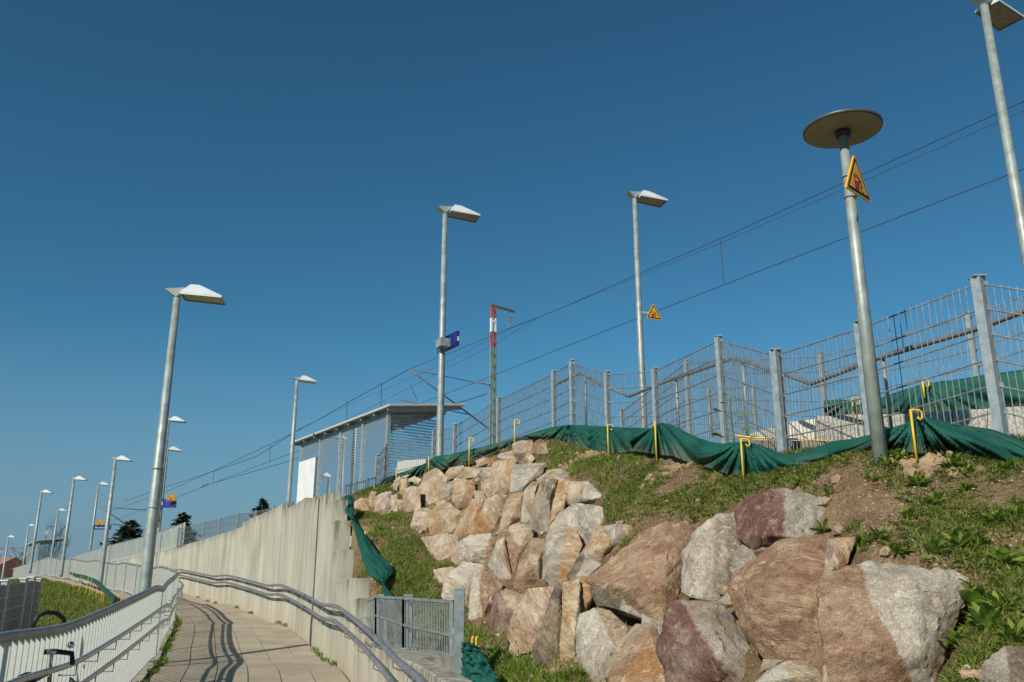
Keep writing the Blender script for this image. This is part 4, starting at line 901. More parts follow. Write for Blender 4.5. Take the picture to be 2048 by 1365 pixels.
# ------------------------------------------------------------------ lamps
def lamp_head(parent):
    # hood: hipped shell over a lens, with a short raised tail
    k=MB(); bz=.02
    B=[(.07,-.15,bz+.02),(.62,-.17,bz-.02),(.62,.17,bz-.02),(.07,.15,bz+.02)]; T=[(.17,-.05,.185),(.29,-.05,.18),(.29,.05,.18),(.17,.05,.185)]
    B2=[(x,y,z-.03) for x,y,z in B]
    k.add([Vector(p) for p in B+T+B2],[(0,1,5,4),(1,2,6,5),(2,3,7,6),(3,0,4,7),(4,5,6,7),(0,8,9,1),(1,9,10,2),(2,10,11,3),(3,11,8,0)])
    k.build('hood',lamp_top,parent)
    k=MB(); k.add([Vector((x*.94+.02,y*.88,z+.008)) for x,y,z in B2],[(3,2,1,0)]); k.build('lens',lamp_glass,parent)
    k=MB(); k.add([Vector((x,y,z-.002)) for x,y,z in B2]+[Vector((x*.94+.02,y*.86,z-.002)) for x,y,z in B2],[(0,4,5,1),(1,5,6,2),(2,6,7,3),(3,7,4,0)]); k.build('lens_frame',railm,parent)
    k=MB(); t=.012
    P=[(-.15,-.10,.095),(-.15,.10,.095),(.0,.05,.0),(.0,-.05,.0),(.12,-.10,.12),(.12,.10,.12)]
    k.add([Vector(p) for p in P],[(0,3,2,1),(0,4,3),(1,2,5),(0,1,5,4),(3,4,5,2)]); k.build('tail_fin',lamp_top,parent)
def street_lamp(px,pyt,Y,zbase,label,group,rb=.062,rt=.042,scale=1.0,rz=.30,heavy=True):
    t=W(px,pyt,Y); zb=EYE+zbase
    o=thing('street_lamp',label,'street lamp',(t.x,t.y,zb),rz,group)
    h=t.z-zb; k=MB(); k.tube([(0,0,0),(0,0,h*.02),(0,0,h*.35),(0,0,h)],[rb,rb,rb*.93,rt],14); k.build('pole',galv,o,True)
    hd=bpy.data.objects.new('lamp_head',None); C.objects.link(hd); hd.parent=o; hd.location=(0,0,h); hd.scale=(scale,)*3; hd.empty_display_size=.1
    lamp_head(hd); return o
gp='platform lamps with folded hoods'
street_lamp(354,596,12.9,-1.1,'tall lamp nearest on the left, standing behind the ramp railing',gp,.085,.05,1.12,rz=.12)
ln=bpy.data.objects['street_lamp']
for zz in (1.9,2.45):
    k=MB(); k.lathe([(.079,-.012),(.084,-.010),(.084,.010),(.079,.012)],(0,0,EYE+zz-ln.location.z-.6),16); k.build('clamp_band',galv,ln,True)
k=MB(); k.box((-.02,-.082,.75),(.035,.004,.14)); k.build('access_door',galv,ln)
street_lamp(890,428,16.8,2.2,'lamp carrying the dark blue station sign left of the lattice mast',gp,.072,.048,1.12)
street_lamp(1269,398,17.6,2.4,'lamp with the small yellow warning sign in the middle right',gp,.072,.048,1.12)
street_lamp(594,762,29.0,3.0,'lamp just left of the glass shelter',gp,.075,.05,1.0)
street_lamp(1968,12,10.9,1.3,'tall lamp cut off at the top right corner',gp,.078,.055,1.15,rz=.58)
street_lamp(335,901,44,3.0,'lamp with the blue and white station sign between two dark spruces',gp,.08,.055,1.05)
street_lamp(197,970,57,3.0,'lamp with blue sign and yellow triangle farther down the platform',gp,.08,.055,1.05)
street_lamp(116,1022,74,3.0,'lamp rising above the far shelter roof',gp,.09,.06,1.05)
street_lamp(231,921,35.5,.5,'second lamp along the far ramp railing',gp,.09,.055,1.0,rz=.1)
street_lamp(148,960,45,1.2,'third lamp along the far ramp railing, left of the platform signs',gp,.09,.055,1.0,rz=.1)
street_lamp(83,986,56,1.7,'lamp on the grassy crest left of the far shelter',gp,.09,.06,1.05,rz=.1)
street_lamp(58,1052,92,2.5,'small distant lamp with a yellow triangle left of the crest lamp',gp,.1,.07,1.0,rz=.1)
street_lamp(17,1075,86,.5,'leftmost distant lamp near the picture edge',gp,.1,.07,1.0,rz=.1)
street_lamp(337,843,33,2.6,'lamp half hidden just behind the top half of the nearest left lamp pole',gp,.07,.05,1.0,rz=.1)
# disc lamp
base=onhill(1762,925); base=base or W(1762,925,6.2)
bY=6.15; top=W(1686,269,bY); bz=float(H(top.x,bY))
dl=thing('disc_lamp','lamp pole with a flat round disc on top beside the yellow warning sign','street lamp',(top.x,bY,bz-.15))
h=top.z-bz+.15
k=MB(); k.tube([(0,0,0),(0,0,h*.5),(0,0,h)],[.052,.045,.034],16); k.build('pole',galv,dl,True)
k=MB(); k.lathe([(.036,-.02),(.055,-.02),(.062,.012),(.05,.03)],(0,0,h),20); k.build('collar',dark,dl,True)
k=MB(); k.lathe([(.284,.030),(.291,.036),(.291,.054),(.26,.068),(.1,.08)],(0,0,h),48); o=k.build('disc_rim',mat('rim_grey',(.10,.10,.11),None,.45,.3),dl,True)
k=MB(); k.lathe([(.277,.026),(.280,.031)],(0,0,h),48); k.build('disc_underside',mat('disc_under',(.34,.30,.21),(.30,.265,.185),.6),dl)
# ------------------------------------------------------------------ warning triangles
def tri_sign(center, size, face, label, bracket=None, thick=.012, group='yellow triangular warning signs', roll=0):
    """flat triangle sign in its local x-z plane, facing local -y."""
    rz=math.atan2(face.y,face.x)+math.pi/2
    o=thing('warning_sign',label,'warning sign',center,rz,group); o.rotation_euler=(0,roll,rz)
    def tri(s,rc):
        P=[(0,s*.60),(-s*.52,-s*.30),(s*.52,-s*.30)]; out=[]
        for i in range(3):
            a=Vector(P[i-1]).lerp(Vector(P[i]),1-rc); c=Vector(P[i]).lerp(Vector(P[(i+1)%3]),rc)
            for t in (0,.5,1):
                m=a.lerp(c,t); 
                if t==.5: m=m.lerp(Vector(P[i]),.5)
                out.append((m.x,m.y))
        return out
    def plate(pts,y0,y1,m,name,par):
        k=MB(); extrude_poly(k,[Vector((x,y0,z)) for x,z in pts],Vector((0,y1-y0,0))); return k.build(name,m,par)
    pl=plate(tri(size,.07),0,thick,sign_y,'plate',o)
    plate(tri(size*.88,.05),-.002,-.0005,sign_k,'border',pl)
    plate(tri(size*.70,.03),-.004,-.0022,sign_y,'field',pl)
    s=size
    k=MB()
    def rect(x0,z0,x1,z1,y=-.0055,yy=-.0042): k.box(((x0+x1)/2*s,(y+yy)/2,(z0+z1)/2*s),(abs(x1-x0)/2*s,abs(yy-y)/2,abs(z1-z0)/2*s))
    rect(-.17,-.17,.03,-.02); rect(-.17,.06,.03,.09); rect(-.17,-.02,-.145,.07); rect(.005,-.02,.03,.07); rect(-.15,-.21,-.02,-.175); rect(.07,-.19,.09,-.12); rect(.05,-.165,.11,-.15)
    k.build('red_train_symbol',sign_r,pl)
    k=MB()
    for a,c,w in (((.05,.03),(.11,-.05),.035),((.11,-.05),(.16,-.10),.025),((.11,-.05),(.09,-.13),.022),((.06,.02),(.14,.03),.018),((.05,.03),(.03,-.02),.015)):
        k.beam(Vector((a[0]*s,-.005,a[1]*s)),Vector((c[0]*s,-.005,c[1]*s)),w*s,.0012,Vector((0,1,0)))
    rect(.03,.05,.07,.085); rect(.16,-.20,.20,-.18); rect(-.16,.115,.02,.125)
    k.build('black_figure_symbol',sign_k,pl)
    if bracket is not None:
        Mi=(Matrix.Translation(center)@Matrix.Rotation(rz,4,'Z')@Matrix.Rotation(roll,4,'Y')).inverted(); e=Mi@bracket; k=MB(); k.beam(Vector((0 if abs(e.x)<.1 else math.copysign(size*.2,e.x),thick,0)),e,.02,.03); k.build('bracket',galv,o)
    return o
ts=W(1715,363,6.02)
o=tri_sign(ts,.375,Vector((.68,-.73,0)),'large yellow triangular warning sign fixed on the disc lamp pole',roll=.0)
_Mi=(Matrix.Translation(o.location)@Matrix.Rotation(o.rotation_euler.z,4,'Z')).inverted()
for dz in (.10,-.07):
    pc=_Mi@Vector((top.x,bY,o.location.z+dz)); k=MB(); k.tube([pc+Vector((.042*math.cos(a_),.042*math.sin(a_),0)) for a_ in np.linspace(0,6.28,17)],.006,5); k.beam(Vector((pc.x*.5,.012,dz)),pc,.03,.02); k.build('clamp',galv,o,True)
l2=W(1280,626,17.6); c2=W(1308,628,17.2)
tri_sign(c2,.37,Vector((.45,-.9,0)),'yellow triangular warning sign on a bracket at the middle right lamp',W(1283,624,17.5))
c3_=W(343,996,43.6); tri_sign(c3_,.5,Vector((.25,-1,0)),'yellow triangle beside the blue and white station sign',W(327,990,44))
c4_=W(200,1045,56.5); tri_sign(c4_,.5,Vector((.25,-1,0)),'yellow triangle above the distant dark blue sign',W(188,1042,57))
tri_sign(W(57,1109,91),.7,Vector((.25,-1,0)),'tiny distant yellow triangle left of the crest lamp',W(50,1106,92))
tri_sign(W(314,1036,13.1),.17,Vector((.93,-.35,0)),'yellow triangle peeking out behind the nearest left lamp pole')
# ------------------------------------------------------------------ blue signs
def board(center,w,hh,face,label,th=.12,name='station_sign',m=blue,lit=None,cat='sign'):
    rz=math.atan2(face.y,face.x)+math.pi/2
    o=thing(name,label,cat,center,rz)
    k=MB(); k.box((0,th/2,0),(w/2,th/2,hh/2)); k.build('panel',m,o); return o
bs=board(W(894,686,16.95),.80,.30,Vector((-.80,-.52,0)),'blue station sign on the lamp pole left of the nearer lattice mast',.05)
k=MB(); k.box((0,.02,0),(.01,.01,.03)); 
k=MB(); ce=W(886,687,16.62); k.box((0,0,0),(.10,.12,.08),Matrix.Translation(ce)@Matrix.Rotation(.5,4,'Z')); o=k.build('clamp_box',galv_post); tag(o,'grey metal clamp box around the lamp pole holding the blue sign','bracket')
# its white corner mark, on the free end face of the panel
k=MB(); k.box((-.402,.025,-.01),(.003,.018,.045)); k.build('white_mark',white,bs); k=MB(); k.box((.402,.025,-.01),(.003,.018,.045)); k.build('white_mark',white,bs)
def glyphs(o,w,hh,n,y=-.004,x0=-.36,x1=.42,big=.42,seed=3):
    k=MB(); r=random.Random(seed); x=x0*w; 
    while x<x1*w:
        hgt=hh*big*(1 if r.random()<.3 else .7); cw=w*.035
        k.box((x,y,-hh*.05+hgt/2-hh*.15),(cw*.18,.002,hgt/2)); k.box((x+cw*.45,y,-hh*.2+hgt*.0+hh*.02),(cw*.45,.002,hh*.035)) if r.random()<.6 else k.box((x+cw*.5,y,-hh*.05+hgt/2-hh*.15),(cw*.16,.002,hgt/2*.8))
        x+=cw*1.35
    k.build('white_lettering',white,o)
s1=board(W(326,1007,43.8),1.25,.42,Vector((-.05,-1,0)),'blue and white station name sign on the lamp between two dark spruces',.1)
glyphs(s1,1.25,.42,8,x0=-.42,x1=.0,big=.5)
k=MB(); k.box((.24,-.006,-.0),(.1,.003,.16)); k.build('blue_cover',mat('blue_bright',(.02,.04,.32),None,.3),s1)
s2=board(W(204,1055,56.6),1.05,.27,Vector((.05,-1,0)),'dark blue platform sign with small white lettering below the yellow triangle',.1)
s2.scale=(1,1,1); glyphs(s2,1.05,.27,8,x0=-.38,x1=.35,big=.30,seed=8)
# grey board behind the nearest left lamp pole
gb=board(W(322,962,13.05),.12,.38,Vector((.96,-.3,0)),'narrow grey board seen edge-on behind the nearest left lamp pole',.035,'notice_board',galv_post)
# ------------------------------------------------------------------ shelters
def shelter(origin,label,n=4,L=6.7,D=1.75,panel=True):
    o=thing('platform_shelter',label,'shelter',Vector((origin.x,origin.y,PZ)),math.atan2(U.y,U.x),'glass platform shelters')
    # local x along the track away from camera, local -y across towards the track (V)
    def P(x,y,z): return Vector((x,-y,z))
    hf,hb=2.40,2.62
    for i in range(n+1):
        x=L*i/n
        for y,h in ((0,hf),(D,hb)):
            if y and i not in (0,n): continue
            k=MB(); k.beam(P(x,y,-.58),P(x,y,h),.10,.10,Vector((0,1,0))); k.build('post',galv_post,o)
    k=MB(); ov=.42
    c=[P(-.55,-.25,hf-.02),P(L+.55,-.25,hf-.02),P(L+.55,D+.55,hb+.08),P(-.55,D+.55,hb+.08)]
    extrude_poly(k,c,Vector((0,0,.035))); rf=k.build('roof',mat('roof_soffit',(.36,.34,.29),(.42,.40,.34),.7),o)
    k=MB(); extrude_poly(k,[p+Vector((0,0,.038)) for p in c],Vector((0,0,.018))); k.build('roof_sheet',white,rf)
    for i in range(9):
        x=-.3+(L+.6)*i/8; k=MB(); k.beam(P(x,-.2,hf-.07),P(x,D+.5,hb+.02),.05,.08); k.build('rafter',galv_post,rf)
    for y,h in ((0,hf-.12),(D,hb-.12)):
        k=MB(); k.beam(P(0,y,h),P(L,y,h),.08,.10); k.build('beam',galv_post,rf)
    def pane(a,b_,z0,z1):
        bm=bmesh.new(); td=bm.verts.layers.float.new('topdist'); vs=[]
        for p,z in ((a,z0),(b_,z0),(b_,z1),(a,z1)):
            v=bm.verts.new(Vector((p.x,p.y,z))); v[td]=z1-z; vs.append(v)
        bm.faces.new(vs); me=bpy.data.meshes.new('glass_pane'); bm.to_mesh(me); bm.free(); me.materials.append(glass)
        return link('glass_pane',me,o)
    for i in range(n): pane(P(L*i/n+.06,0,0),P(L*(i+1)/n-.06,0,0),-.4,hf-.18)
    pane(P(0,.06,0),P(0,D-.06,0),.12,hf-.15); pane(P(L,.06,0),P(L,D-.06,0),.12,hf-.15)
    if panel:
        k=MB(); x0,x1=L*(n-1)/n+.08,L-.02; k.box(((x0+x1)/2,.06,.95),((x1-x0)/2,.02,.72)); k.build('white_panel',white,o)
    return o
shelter(T0,'nearer glass platform shelter with white roof edge and white back panel')
shelter(T0+U*70.5,'far small glass shelter with dark roof on the left skyline',panel=False)
k=MB(); c=W(830,936,24.5); k.box((0,0,0),(.42,.25,.3),Matrix.Translation((c.x,c.y,c.z-.12))@Matrix.Rotation(-.3,4,'Z'))
tag(k.build('grit_box',mat('pale_box',(.5,.49,.46),None,.8)),'pale ribbed box on the platform right of the shelter end','box')
# ------------------------------------------------------------------ overhead line
PL0=Vector((5.5,22,0)); PN=V.copy()
def onwire(px,py,off=0): return Wplane(px,py,PL0+V*off,PN)
def mast(base,h,label,full=True):
    o=thing('lattice_mast',label,'mast',base,math.atan2(V.y,V.x),'lattice overhead line masts')
    # two channels joined by battens; widths taper
    def w(z): return .28-(.28-.20)*z/h
    zs=[0,h-1.9,h-1.25,h-.6,h]; mats=[paint_green,red,white,red]
    for s in (-1,1):
        k=MB()
        for i in range(4):
            k.mi=i; z0,z1=zs[i],zs[i+1]; 
            for q in (0,):
                k.beam(Vector((s*w(z0)/2,0,z0)),Vector((s*w(z1)/2,0,z1)),.12,.07,Vector((1,0,0)))
        k.build('channel',mats,o)
    z=.4
    while z<h-.1:
        col=paint_green
        for i in range(4):
            if zs[i]<=z<zs[i+1]: col=mats[i]
        k=MB(); k.box((0,-.055,z),(w(z)/2,.008,.055)); k.build('batten',col,o); z+=.52
    k=MB(); k.beam(Vector((-.15,0,h+.02)),Vector((1.15,0,h-.06)),.10,.09); k.build('top_arm',mat('arm_grey',(.12,.12,.12),None,.6),o)
    a=Vector((.62,0,h-.05)); c=Vector((1.08,0,h-.08)); v=Vector((.80,0,h-.95))
    for q in (a,c):
        k=MB(); k.tube([q,q.lerp(v,.5),v],.014,6); 
        for t in (.3,.36,.42,.48,.54,.6): k.tube([q.lerp(v,t),q.lerp(v,t+.02)],.04 if q is c else .022,8)
        k.build('hanger',ceram,o)
    return o
mp=Vector((0,0,0)); tip=onwire(815,738)
r=4.2
mb=W(985,900,38.6); mb.z=PZ-.6
mtop=W(988,612,38.6).z
mast(mb,mtop-mb.z,'nearer lattice mast with red and white top and grey green legs')
def wireobj(pts,label,r=.009,name='overhead_wire',grp='overhead line wires',cat='wire'):
    k=MB(); k.tube(pts,r,5); o=k.build(name,wire_m); tag(o,label,cat,grp); return o
# cantilever of the near mast
cn=thing('cantilever','grey tube cantilever reaching left from the nearer mast','cantilever')
Mx=Vector((mb.x,mb.y,0))
def onc(px,py):      # points in the vertical plane through the mast, across the track
    return Wplane(px,py,Mx,U)
k=MB(); k.tube([onc(818,739),onc(975,856)],.035,8); k.build('diagonal_tube',mat('tube_grey',(.14,.14,.15),None,.5,.3),cn,True)
k=MB(); k.tube([onc(822,739),onc(948,765)],.016,6); k.build('top_tie',MATS['tube_grey'],cn,True)
k=MB(); k.tube([onc(790,798),onc(935,829)],.022,8); k.build('registration_tube',MATS['tube_grey'],cn,True)
k=MB(); k.tube([onc(862,812),onc(863,818),onc(822,816)],.01,6); k.build('registration_arm',MATS['tube_grey'],cn,True)
k=MB(); 
for t in np.linspace(0,1,9): 
    p=onc(950,765).lerp(onc(978,769),t); k.tube([p,p+Vector((.02,0,0))],.055,8)
k.tube([onc(948,765),onc(982,770)],.02,6); k.build('insulator',ceram,cn,True)
def catline(p): return [onwire(x,y) for x,y in p]
wireobj(catline([(2300,245),(2048,338),(1448,570),(1140,690),(985,752),(860,800),(822,815)]),'contact wire crossing from the right edge to the nearer mast',.0095)
wireobj(catline([(2300,82),(2048,203),(1440,478),(1270,551),(1120,618),(1022,656),(940,690),(818,739)]),'upper carrying wire from the right edge to the nearer mast',.009)
wireobj([Wplane(x,y,PL0+V*1.4,PN) for x,y in [(2300,112),(2048,222),(1440,487),(1270,556),(1075,636),(1022,657),(892,726),(720,800),(604,856)]],'second upper wire running just below the carrying wire',.006)
wireobj([Wplane(x,y,PL0+V*1.4,PN) for x,y in [(1075,636),(985,692),(892,738),(780,796),(700,836)]],'thin branch wire leaving the upper wires at the mast',.007)
wireobj([onwire(x,y,.0) for x,y in [(818,739),(720,792),(640,838),(590,865),(540,889),(430,941),(330,985),(238,1017),(218,1023)]],'carrying wire sagging from the nearer mast to the far left mast',.014)
wireobj([onwire(x,y,.0) for x,y in [(822,815),(604,900),(540,923),(400,977),(300,1015),(223,1043)]],'contact wire from the nearer mast down to the far left',.013)
wireobj([Wplane(x,y,PL0+V*1.2,PN) for x,y in [(974,788),(889,815),(740,868),(604,915),(426,967),(400,976)]],'thin lower wire passing behind the shelter roof',.016)
wireobj([Wplane(x,y,PL0+V*1.2,PN) for x,y in [(604,856),(512,914),(400,952),(332,974),(250,1003)]],'far continuation of the second upper wire',.018)
for (a,c,l) in (((1440,478),(1448,570),'dropper wire hanging right of the middle right lamp'),((540,889),(540,923),'dropper wire left of the glass shelter lamp'),((428,942),(426,967),'short dropper wire near the wall mesh fence'),((820,770),(835,802),'slanting dropper wire above the shelter roof'),((763,766),(762,822),'dropper wire just above the shelter roof ridge'),((694,799),(694,860),'dropper wire left of the shelter roof ridge')):
    wireobj([onwire(*a),onwire(*c)],l,.010 if a[0]>1000 else .014,'dropper_wire','dropper wires')
k=MB(); p=onwire(405,971); q=onwire(415,968); k.tube([p,q],.05,8); tag(k.build('section_insulator',ceram),'small reddish insulator in the far contact wire','insulator')
# far masts
m2=W(292,1100,86); m2.z=PZ-.6; 
mast(m2,W(298,952,86).z-m2.z,'middle distance lattice mast half hidden by the nearest left lamp')
m3=W(84,1130,146); m3.z=PZ-.6
mast(m3,W(83,1053,146).z-m3.z,'far lattice mast before the bare tree on the left')
m4=W(-4,1140,200); m4.z=PZ-.6
mast(m4,W(-3,1096,200).z-m4.z,'farthest lattice mast at the left picture edge')
cn2=thing('cantilever','thin cantilever arms reaching left from the middle distance mast','cantilever')
def on2(px,py): return Wplane(px,py,m2,U)
for nm,a,c,r in (('diagonal_tube',(202,1015),(282,1070),.06),('top_tie',(202,1014),(293,1021),.035),('registration_tube',(200,1046),(252,1052),.04)):
    k=MB(); k.tube([on2(*a),on2(*c)],r,6); k.build(nm,MATS['tube_grey'],cn2,True)
cn3=thing('cantilever','thin cantilever arms of the farthest mast above the grassy crest','cantilever')
for nm,a,c,r in (('diagonal_tube',(20,1095),(60,1117),.12),('top_tie',(20,1095),(55,1097),.06)):
    k=MB(); k.tube([W(*a,146),W(*c,146)],r,6); k.build(nm,MATS['tube_grey'],cn3,True)
# ------------------------------------------------------------------ trees and far things
def spruce(px,pyt,Y,zb,w,label,seed):
    r=random.Random(seed); t=W(px,pyt,Y); h=t.z-zb
    o=thing('spruce_tree',label,'tree',(t.x,t.y,zb),0,'dark spruces beyond the station')
    k=MB(); k.tube([(0,0,0),(0,0,h*.5),(0,0,h*.97)],[.2,.12,.03],8); k.build('trunk',bark,o)
    vv=[]; ff=[]
    for i in range(int(330)):
        f=(i/330)**.8; z=h*(1-f*.93); R=w*(f**.62)*(r.uniform(.55,1.12)); a=r.uniform(0,6.283)
        d=Vector((math.cos(a),math.sin(a),0)); droop=-.15*R; up=r.uniform(-.1,.15)*R
        for j in range(24):
            s=r.uniform(.12,1); c=Vector((0,0,z))+d*R*s+Vector((0,0,droop*s*s+up*s)); side=Vector((-d.y,d.x,0))
            c+=side*r.uniform(-.22,.22)*R*(1-s*.5); L=r.uniform(.18,.42)*(.5+.5*w/3)
            dd=(d*r.uniform(.4,1)+side*r.uniform(-.8,.8)+Vector((0,0,r.uniform(-.5,.5)))).normalized(); n2=dd.cross(Vector((r.uniform(-1,1),r.uniform(-1,1),1))).normalized()
            b0=len(vv); vv+= [c-n2*L*.28,c+n2*L*.28,c+dd*L]; ff.append((b0,b0+1,b0+2))
    # a pointed leader
    me=bpy.data.meshes.new('crown'); me.from_pydata([tuple(v) for v in vv],[],ff); me.materials.append(needle); link('crown',me,o)
    return o
spruce(262,1043,95,EYE-1,5.6,'dark spruce left behind the wall-top railing',1)
spruce(366,1027,88,EYE-1.0,4.2,'dark spruce behind the near end of the wall mesh fence',2)
spruce(528,1000,80,EYE-1,3.6,'small dark spruce tip above the wall left of the shelter lamp',3)
def bare(px,pyt,Y,zb,label,seed,spread=2.5):
    r=random.Random(seed); t=W(px,pyt,Y); h=t.z-zb; o=thing('bare_tree',label,'tree',(t.x,t.y,zb)); k=MB(); k2=MB()
    def br(p,d,L,rad,dep):
        q=p+d*L*.5+Vector((r.uniform(-.1,.1),r.uniform(-.1,.1),0))*L; e=p+d*L
        (k if dep<1 else k2).tube([p,q,e],[rad,rad*.8,rad*.6],5,False)
        if dep<5:
            for _ in range(3 if dep<4 else 2):
                nd=(d+Vector((r.uniform(-1,1),r.uniform(-1,1),r.uniform(-.3,.7)))*.75).normalized(); br(e if r.random()<.6 else q,nd,L*r.uniform(.55,.8),rad*.6,dep+1)
    br(Vector((0,0,0)),Vector((0,0,1)),h*.42,.16,0)
    k.build('trunk',bark,o); tag(k2.build('branches',bark,o),kind='stuff')
    return o
bare(101,1050,130,EYE+1,'bare spreading tree behind the far shelter',5)
bare(4,1120,150,EYE-1,'low bare tree at the left picture edge',6)
bare(62,1100,140,EYE-1,'low bare tree between the crest lamps',8)
# distant house roof
k=MB(); 
hs=thing('house','distant house with a reddish tiled roof beyond the grassy crest','house',W(8,1150,140)*1)
k=MB(); k.box((0,0,-4),(5,4,4)); k.build('wall',render_w,hs); k=MB(); extrude_poly(k,[Vector((-5.4,-4.4,0)),Vector((5.4,-4.4,0)),Vector((0,-4.4,3.0))][::1],Vector((0,8.8,0))); k.build('roof',roof_tile,hs)
hs.rotation_euler=(0,0,.9); hs.location=W(2,1154,150)
# ------------------------------------------------------------------ left enclosure, bicycle
en=thing('bin_enclosure','grey board enclosure behind wire mesh and capped posts at the lower left','enclosure')
EP=[(-30,1168,14.0),(12,1163,15.5),(49,1159,17.2),(65,1156,19.0),(79,1159,20.5)]
ep=[W(*e) for e in EP]
for i,p in enumerate(ep):
    k=MB(); k.beam(Vector((p.x,p.y,p.z-1.7)),p,.10,.10); q=k.build('post',galv_post,en); k=MB(); k.box((p.x,p.y,p.z+.012),(.07,.07,.012)); k.build('post_cap',cream,q)
for a,c in zip(ep[:-1],ep[1:]):
    a=a-Vector((0,0,.06)); c=c-Vector((0,0,.06))
    off=Vector((0,.08,0))
    for j in range(8):
        k=MB(); d=Vector((0,0,-.2*j)); extrude_poly(k,[a+off+d,c+off+d,c+off+d-Vector((0,0,.194)),a+off+d-Vector((0,0,.194))],Vector((0,.03,0))); k.build('board',boardm,en)
        k=MB(); k.tube([a+d+Vector((.0,-.02,0)),c+d+Vector((0,-.02,0))],.009,5); k.build('horizontal_wire',galv_dark,en)
    k=MB(); n=int((c-a).length/.05)
    for j in range(n): t=j/n; p=a.lerp(c,t)+Vector((0,-.025,0)); k.tube([p,p-Vector((0,0,1.6))],.0035,3,False)
    tag(k.build('vertical_wires',galv_dark,en),kind='stuff')
def bicycle(loc,rz,label,tilt=0,bar='loop',bag=True):
    o=thing('bicycle',label,'bicycle',loc,rz,'bicycles at the ramp railing'); o.rotation_euler=(tilt,0,rz)
    R=.34
    for x in (-.52,.52):
        k=MB(); k.tube([(x+R*math.cos(a),0,R+R*math.sin(a)) for a in np.linspace(0,2*math.pi,33)],.018,8,False); w=k.build('wheel',rubber,o,True)
        k=MB()
        for a in np.linspace(0,2*math.pi,19)[:-1]: k.tube([(x,0,R),(x+R*math.cos(a),0,R+R*math.sin(a))],.0015,3,False)
        k.tube([(x,-.04,R),(x,.04,R)],.02,8); k.build('spokes',chrome,w)
    k=MB(); P=dict(bb=(-.08,0,.30),st=(-.22,0,.78),hd=(.36,0,.80),hb=(.40,0,.66),rw=(-.52,0,.34),fw=(.52,0,.34))
    for a,c,r in (('bb','st',.016),('st','hd',.015),('bb','hb',.02),('bb','rw',.01),('st','rw',.01),('hd','fw',.014)): k.tube([P[a],P[c]],r,8)
    k.build('frame',mat('bike_paint',(.02,.025,.03),None,.3),o,True)
    k=MB(); k.tube([(-.22,0,.74),(-.24,0,.78)],.012,6); k.tube([(-.38,0,.79),(-.28,0,.80),(-.14,0,.79)],[.06,.045,.015],8); k.build('saddle',rubber,o,True)
    k=MB(); zt=.98 if bar=='loop' else .93; k.tube([(.36,0,.80),(.33,0,zt)],.012,8); k.tube([(.33,-.03,zt),(.33,.03,zt)],.02,8); k.build('stem',chrome,o,True)
    k=MB(); pts=[(.30,0,.98)]
    if bar=='loop': pts=[(.28,-.02,.99),(.30,-.09,1.0),(.33,-.135,1.05),(.34,-.12,1.11),(.345,-.05,1.14),(.345,.04,1.135),(.34,.12,1.09),(.335,.15,1.03),(.33,.15,.98)]
    else: pts=[(.24,-.15,.86),(.30,-.13,.92),(.33,-.04,.93),(.33,.04,.93),(.30,.13,.92),(.24,.15,.86)]
    k.tube(pts,.017,10); k.build('handlebar',rubber,o,True)
    k=MB(); k.lathe([(.008,-.03),(.022,-.012),(.024,.014),(.018,.02)],(0,0,0),14); hl=k.build('headlamp',chrome,o,True); hl.location=(.40,-.10,.97); hl.rotation_euler=(0,math.pi/2,0)
    if bag:
        k=MB(); k.tube([(-.52,0,.62),(-.50,0,.80),(-.50,0,.97)],[.12,.15,.15],10); k.build('bag',mat('dark_bag',(.008,.012,.008),None,.9),o,True)
    return o
bl=W(101,1236,7.35); bicycle(Vector((bl.x-.30,bl.y+.14,bl.z-1.1)),-.45,'black bicycle with curved handlebar standing behind the ramp railing')
f6=railframe(6.0)[0]; bicycle(Vector((f6.x+.06,f6.y+.05,f6.z-.06)),1.85,'bicycle with chrome headlamp leaning low at the ramp railing slats',0,'flat',False)
# ------------------------------------------------------------------ lawn membrane and stakes
def lawncloth():
    bm=bmesh.new(); fd=bm.verts.layers.float.new('footdist'); g=[]
    P=[(140,1144,1149,42),(150,1147,1155,39),(170,1151,1160,36),(190,1158,1168,33),(203,1166,1180,30),(212,1176,1194,28),(224,1186,1206,26),(231,1196,1218,24.5),(222,1210,1226,23.5)]
    n=80; arr=np.array(P,float); t=np.linspace(0,len(P)-1,n)
    for tt in t:
        px,a,c,Y=[np.interp(tt,np.arange(len(P)),arr[:,q]) for q in range(4)]; r=[]
        for j in range(4):
            v=bm.verts.new(W(px,a+(c-a)*j/3,Y+.2*mnoise.noise(Vector((tt*3,j,0))))); v[fd]=(1-j/3)*.45; r.append(v)
        g.append(r)
    for i in range(n-1):
        for j in range(3): bm.faces.new((g[i][j],g[i+1][j],g[i+1][j+1],g[i][j+1]))
    me=bpy.data.meshes.new('green_membrane'); bm.to_mesh(me); bm.free(); me.materials.append(clothm); o=link('green_membrane',me); tag(o,'faded green membrane winding down the lawn behind the railing','ground membrane')
lawncloth()
LS=[(124,1139,1160,45.5),(128,1140,1158,44.5),(142,1145,1166,40),(146,1146,1168,39.5),(160,1150,1166,37),(174,1152,1170,35),(180,1155,1176,34),(186,1156,1172,33.5),(193,1163,1182,32),(202,1172,1194,30),(206,1174,1198,29.7),(224,1190,1204,27),(233,1188,1206,26),(238,1194,1218,25),(227,1212,1222,24),(232,1208,1224,23.6)]
ORD='first second third fourth fifth sixth seventh eighth ninth tenth eleventh twelfth thirteenth fourteenth fifteenth sixteenth'.split(); LS.sort()
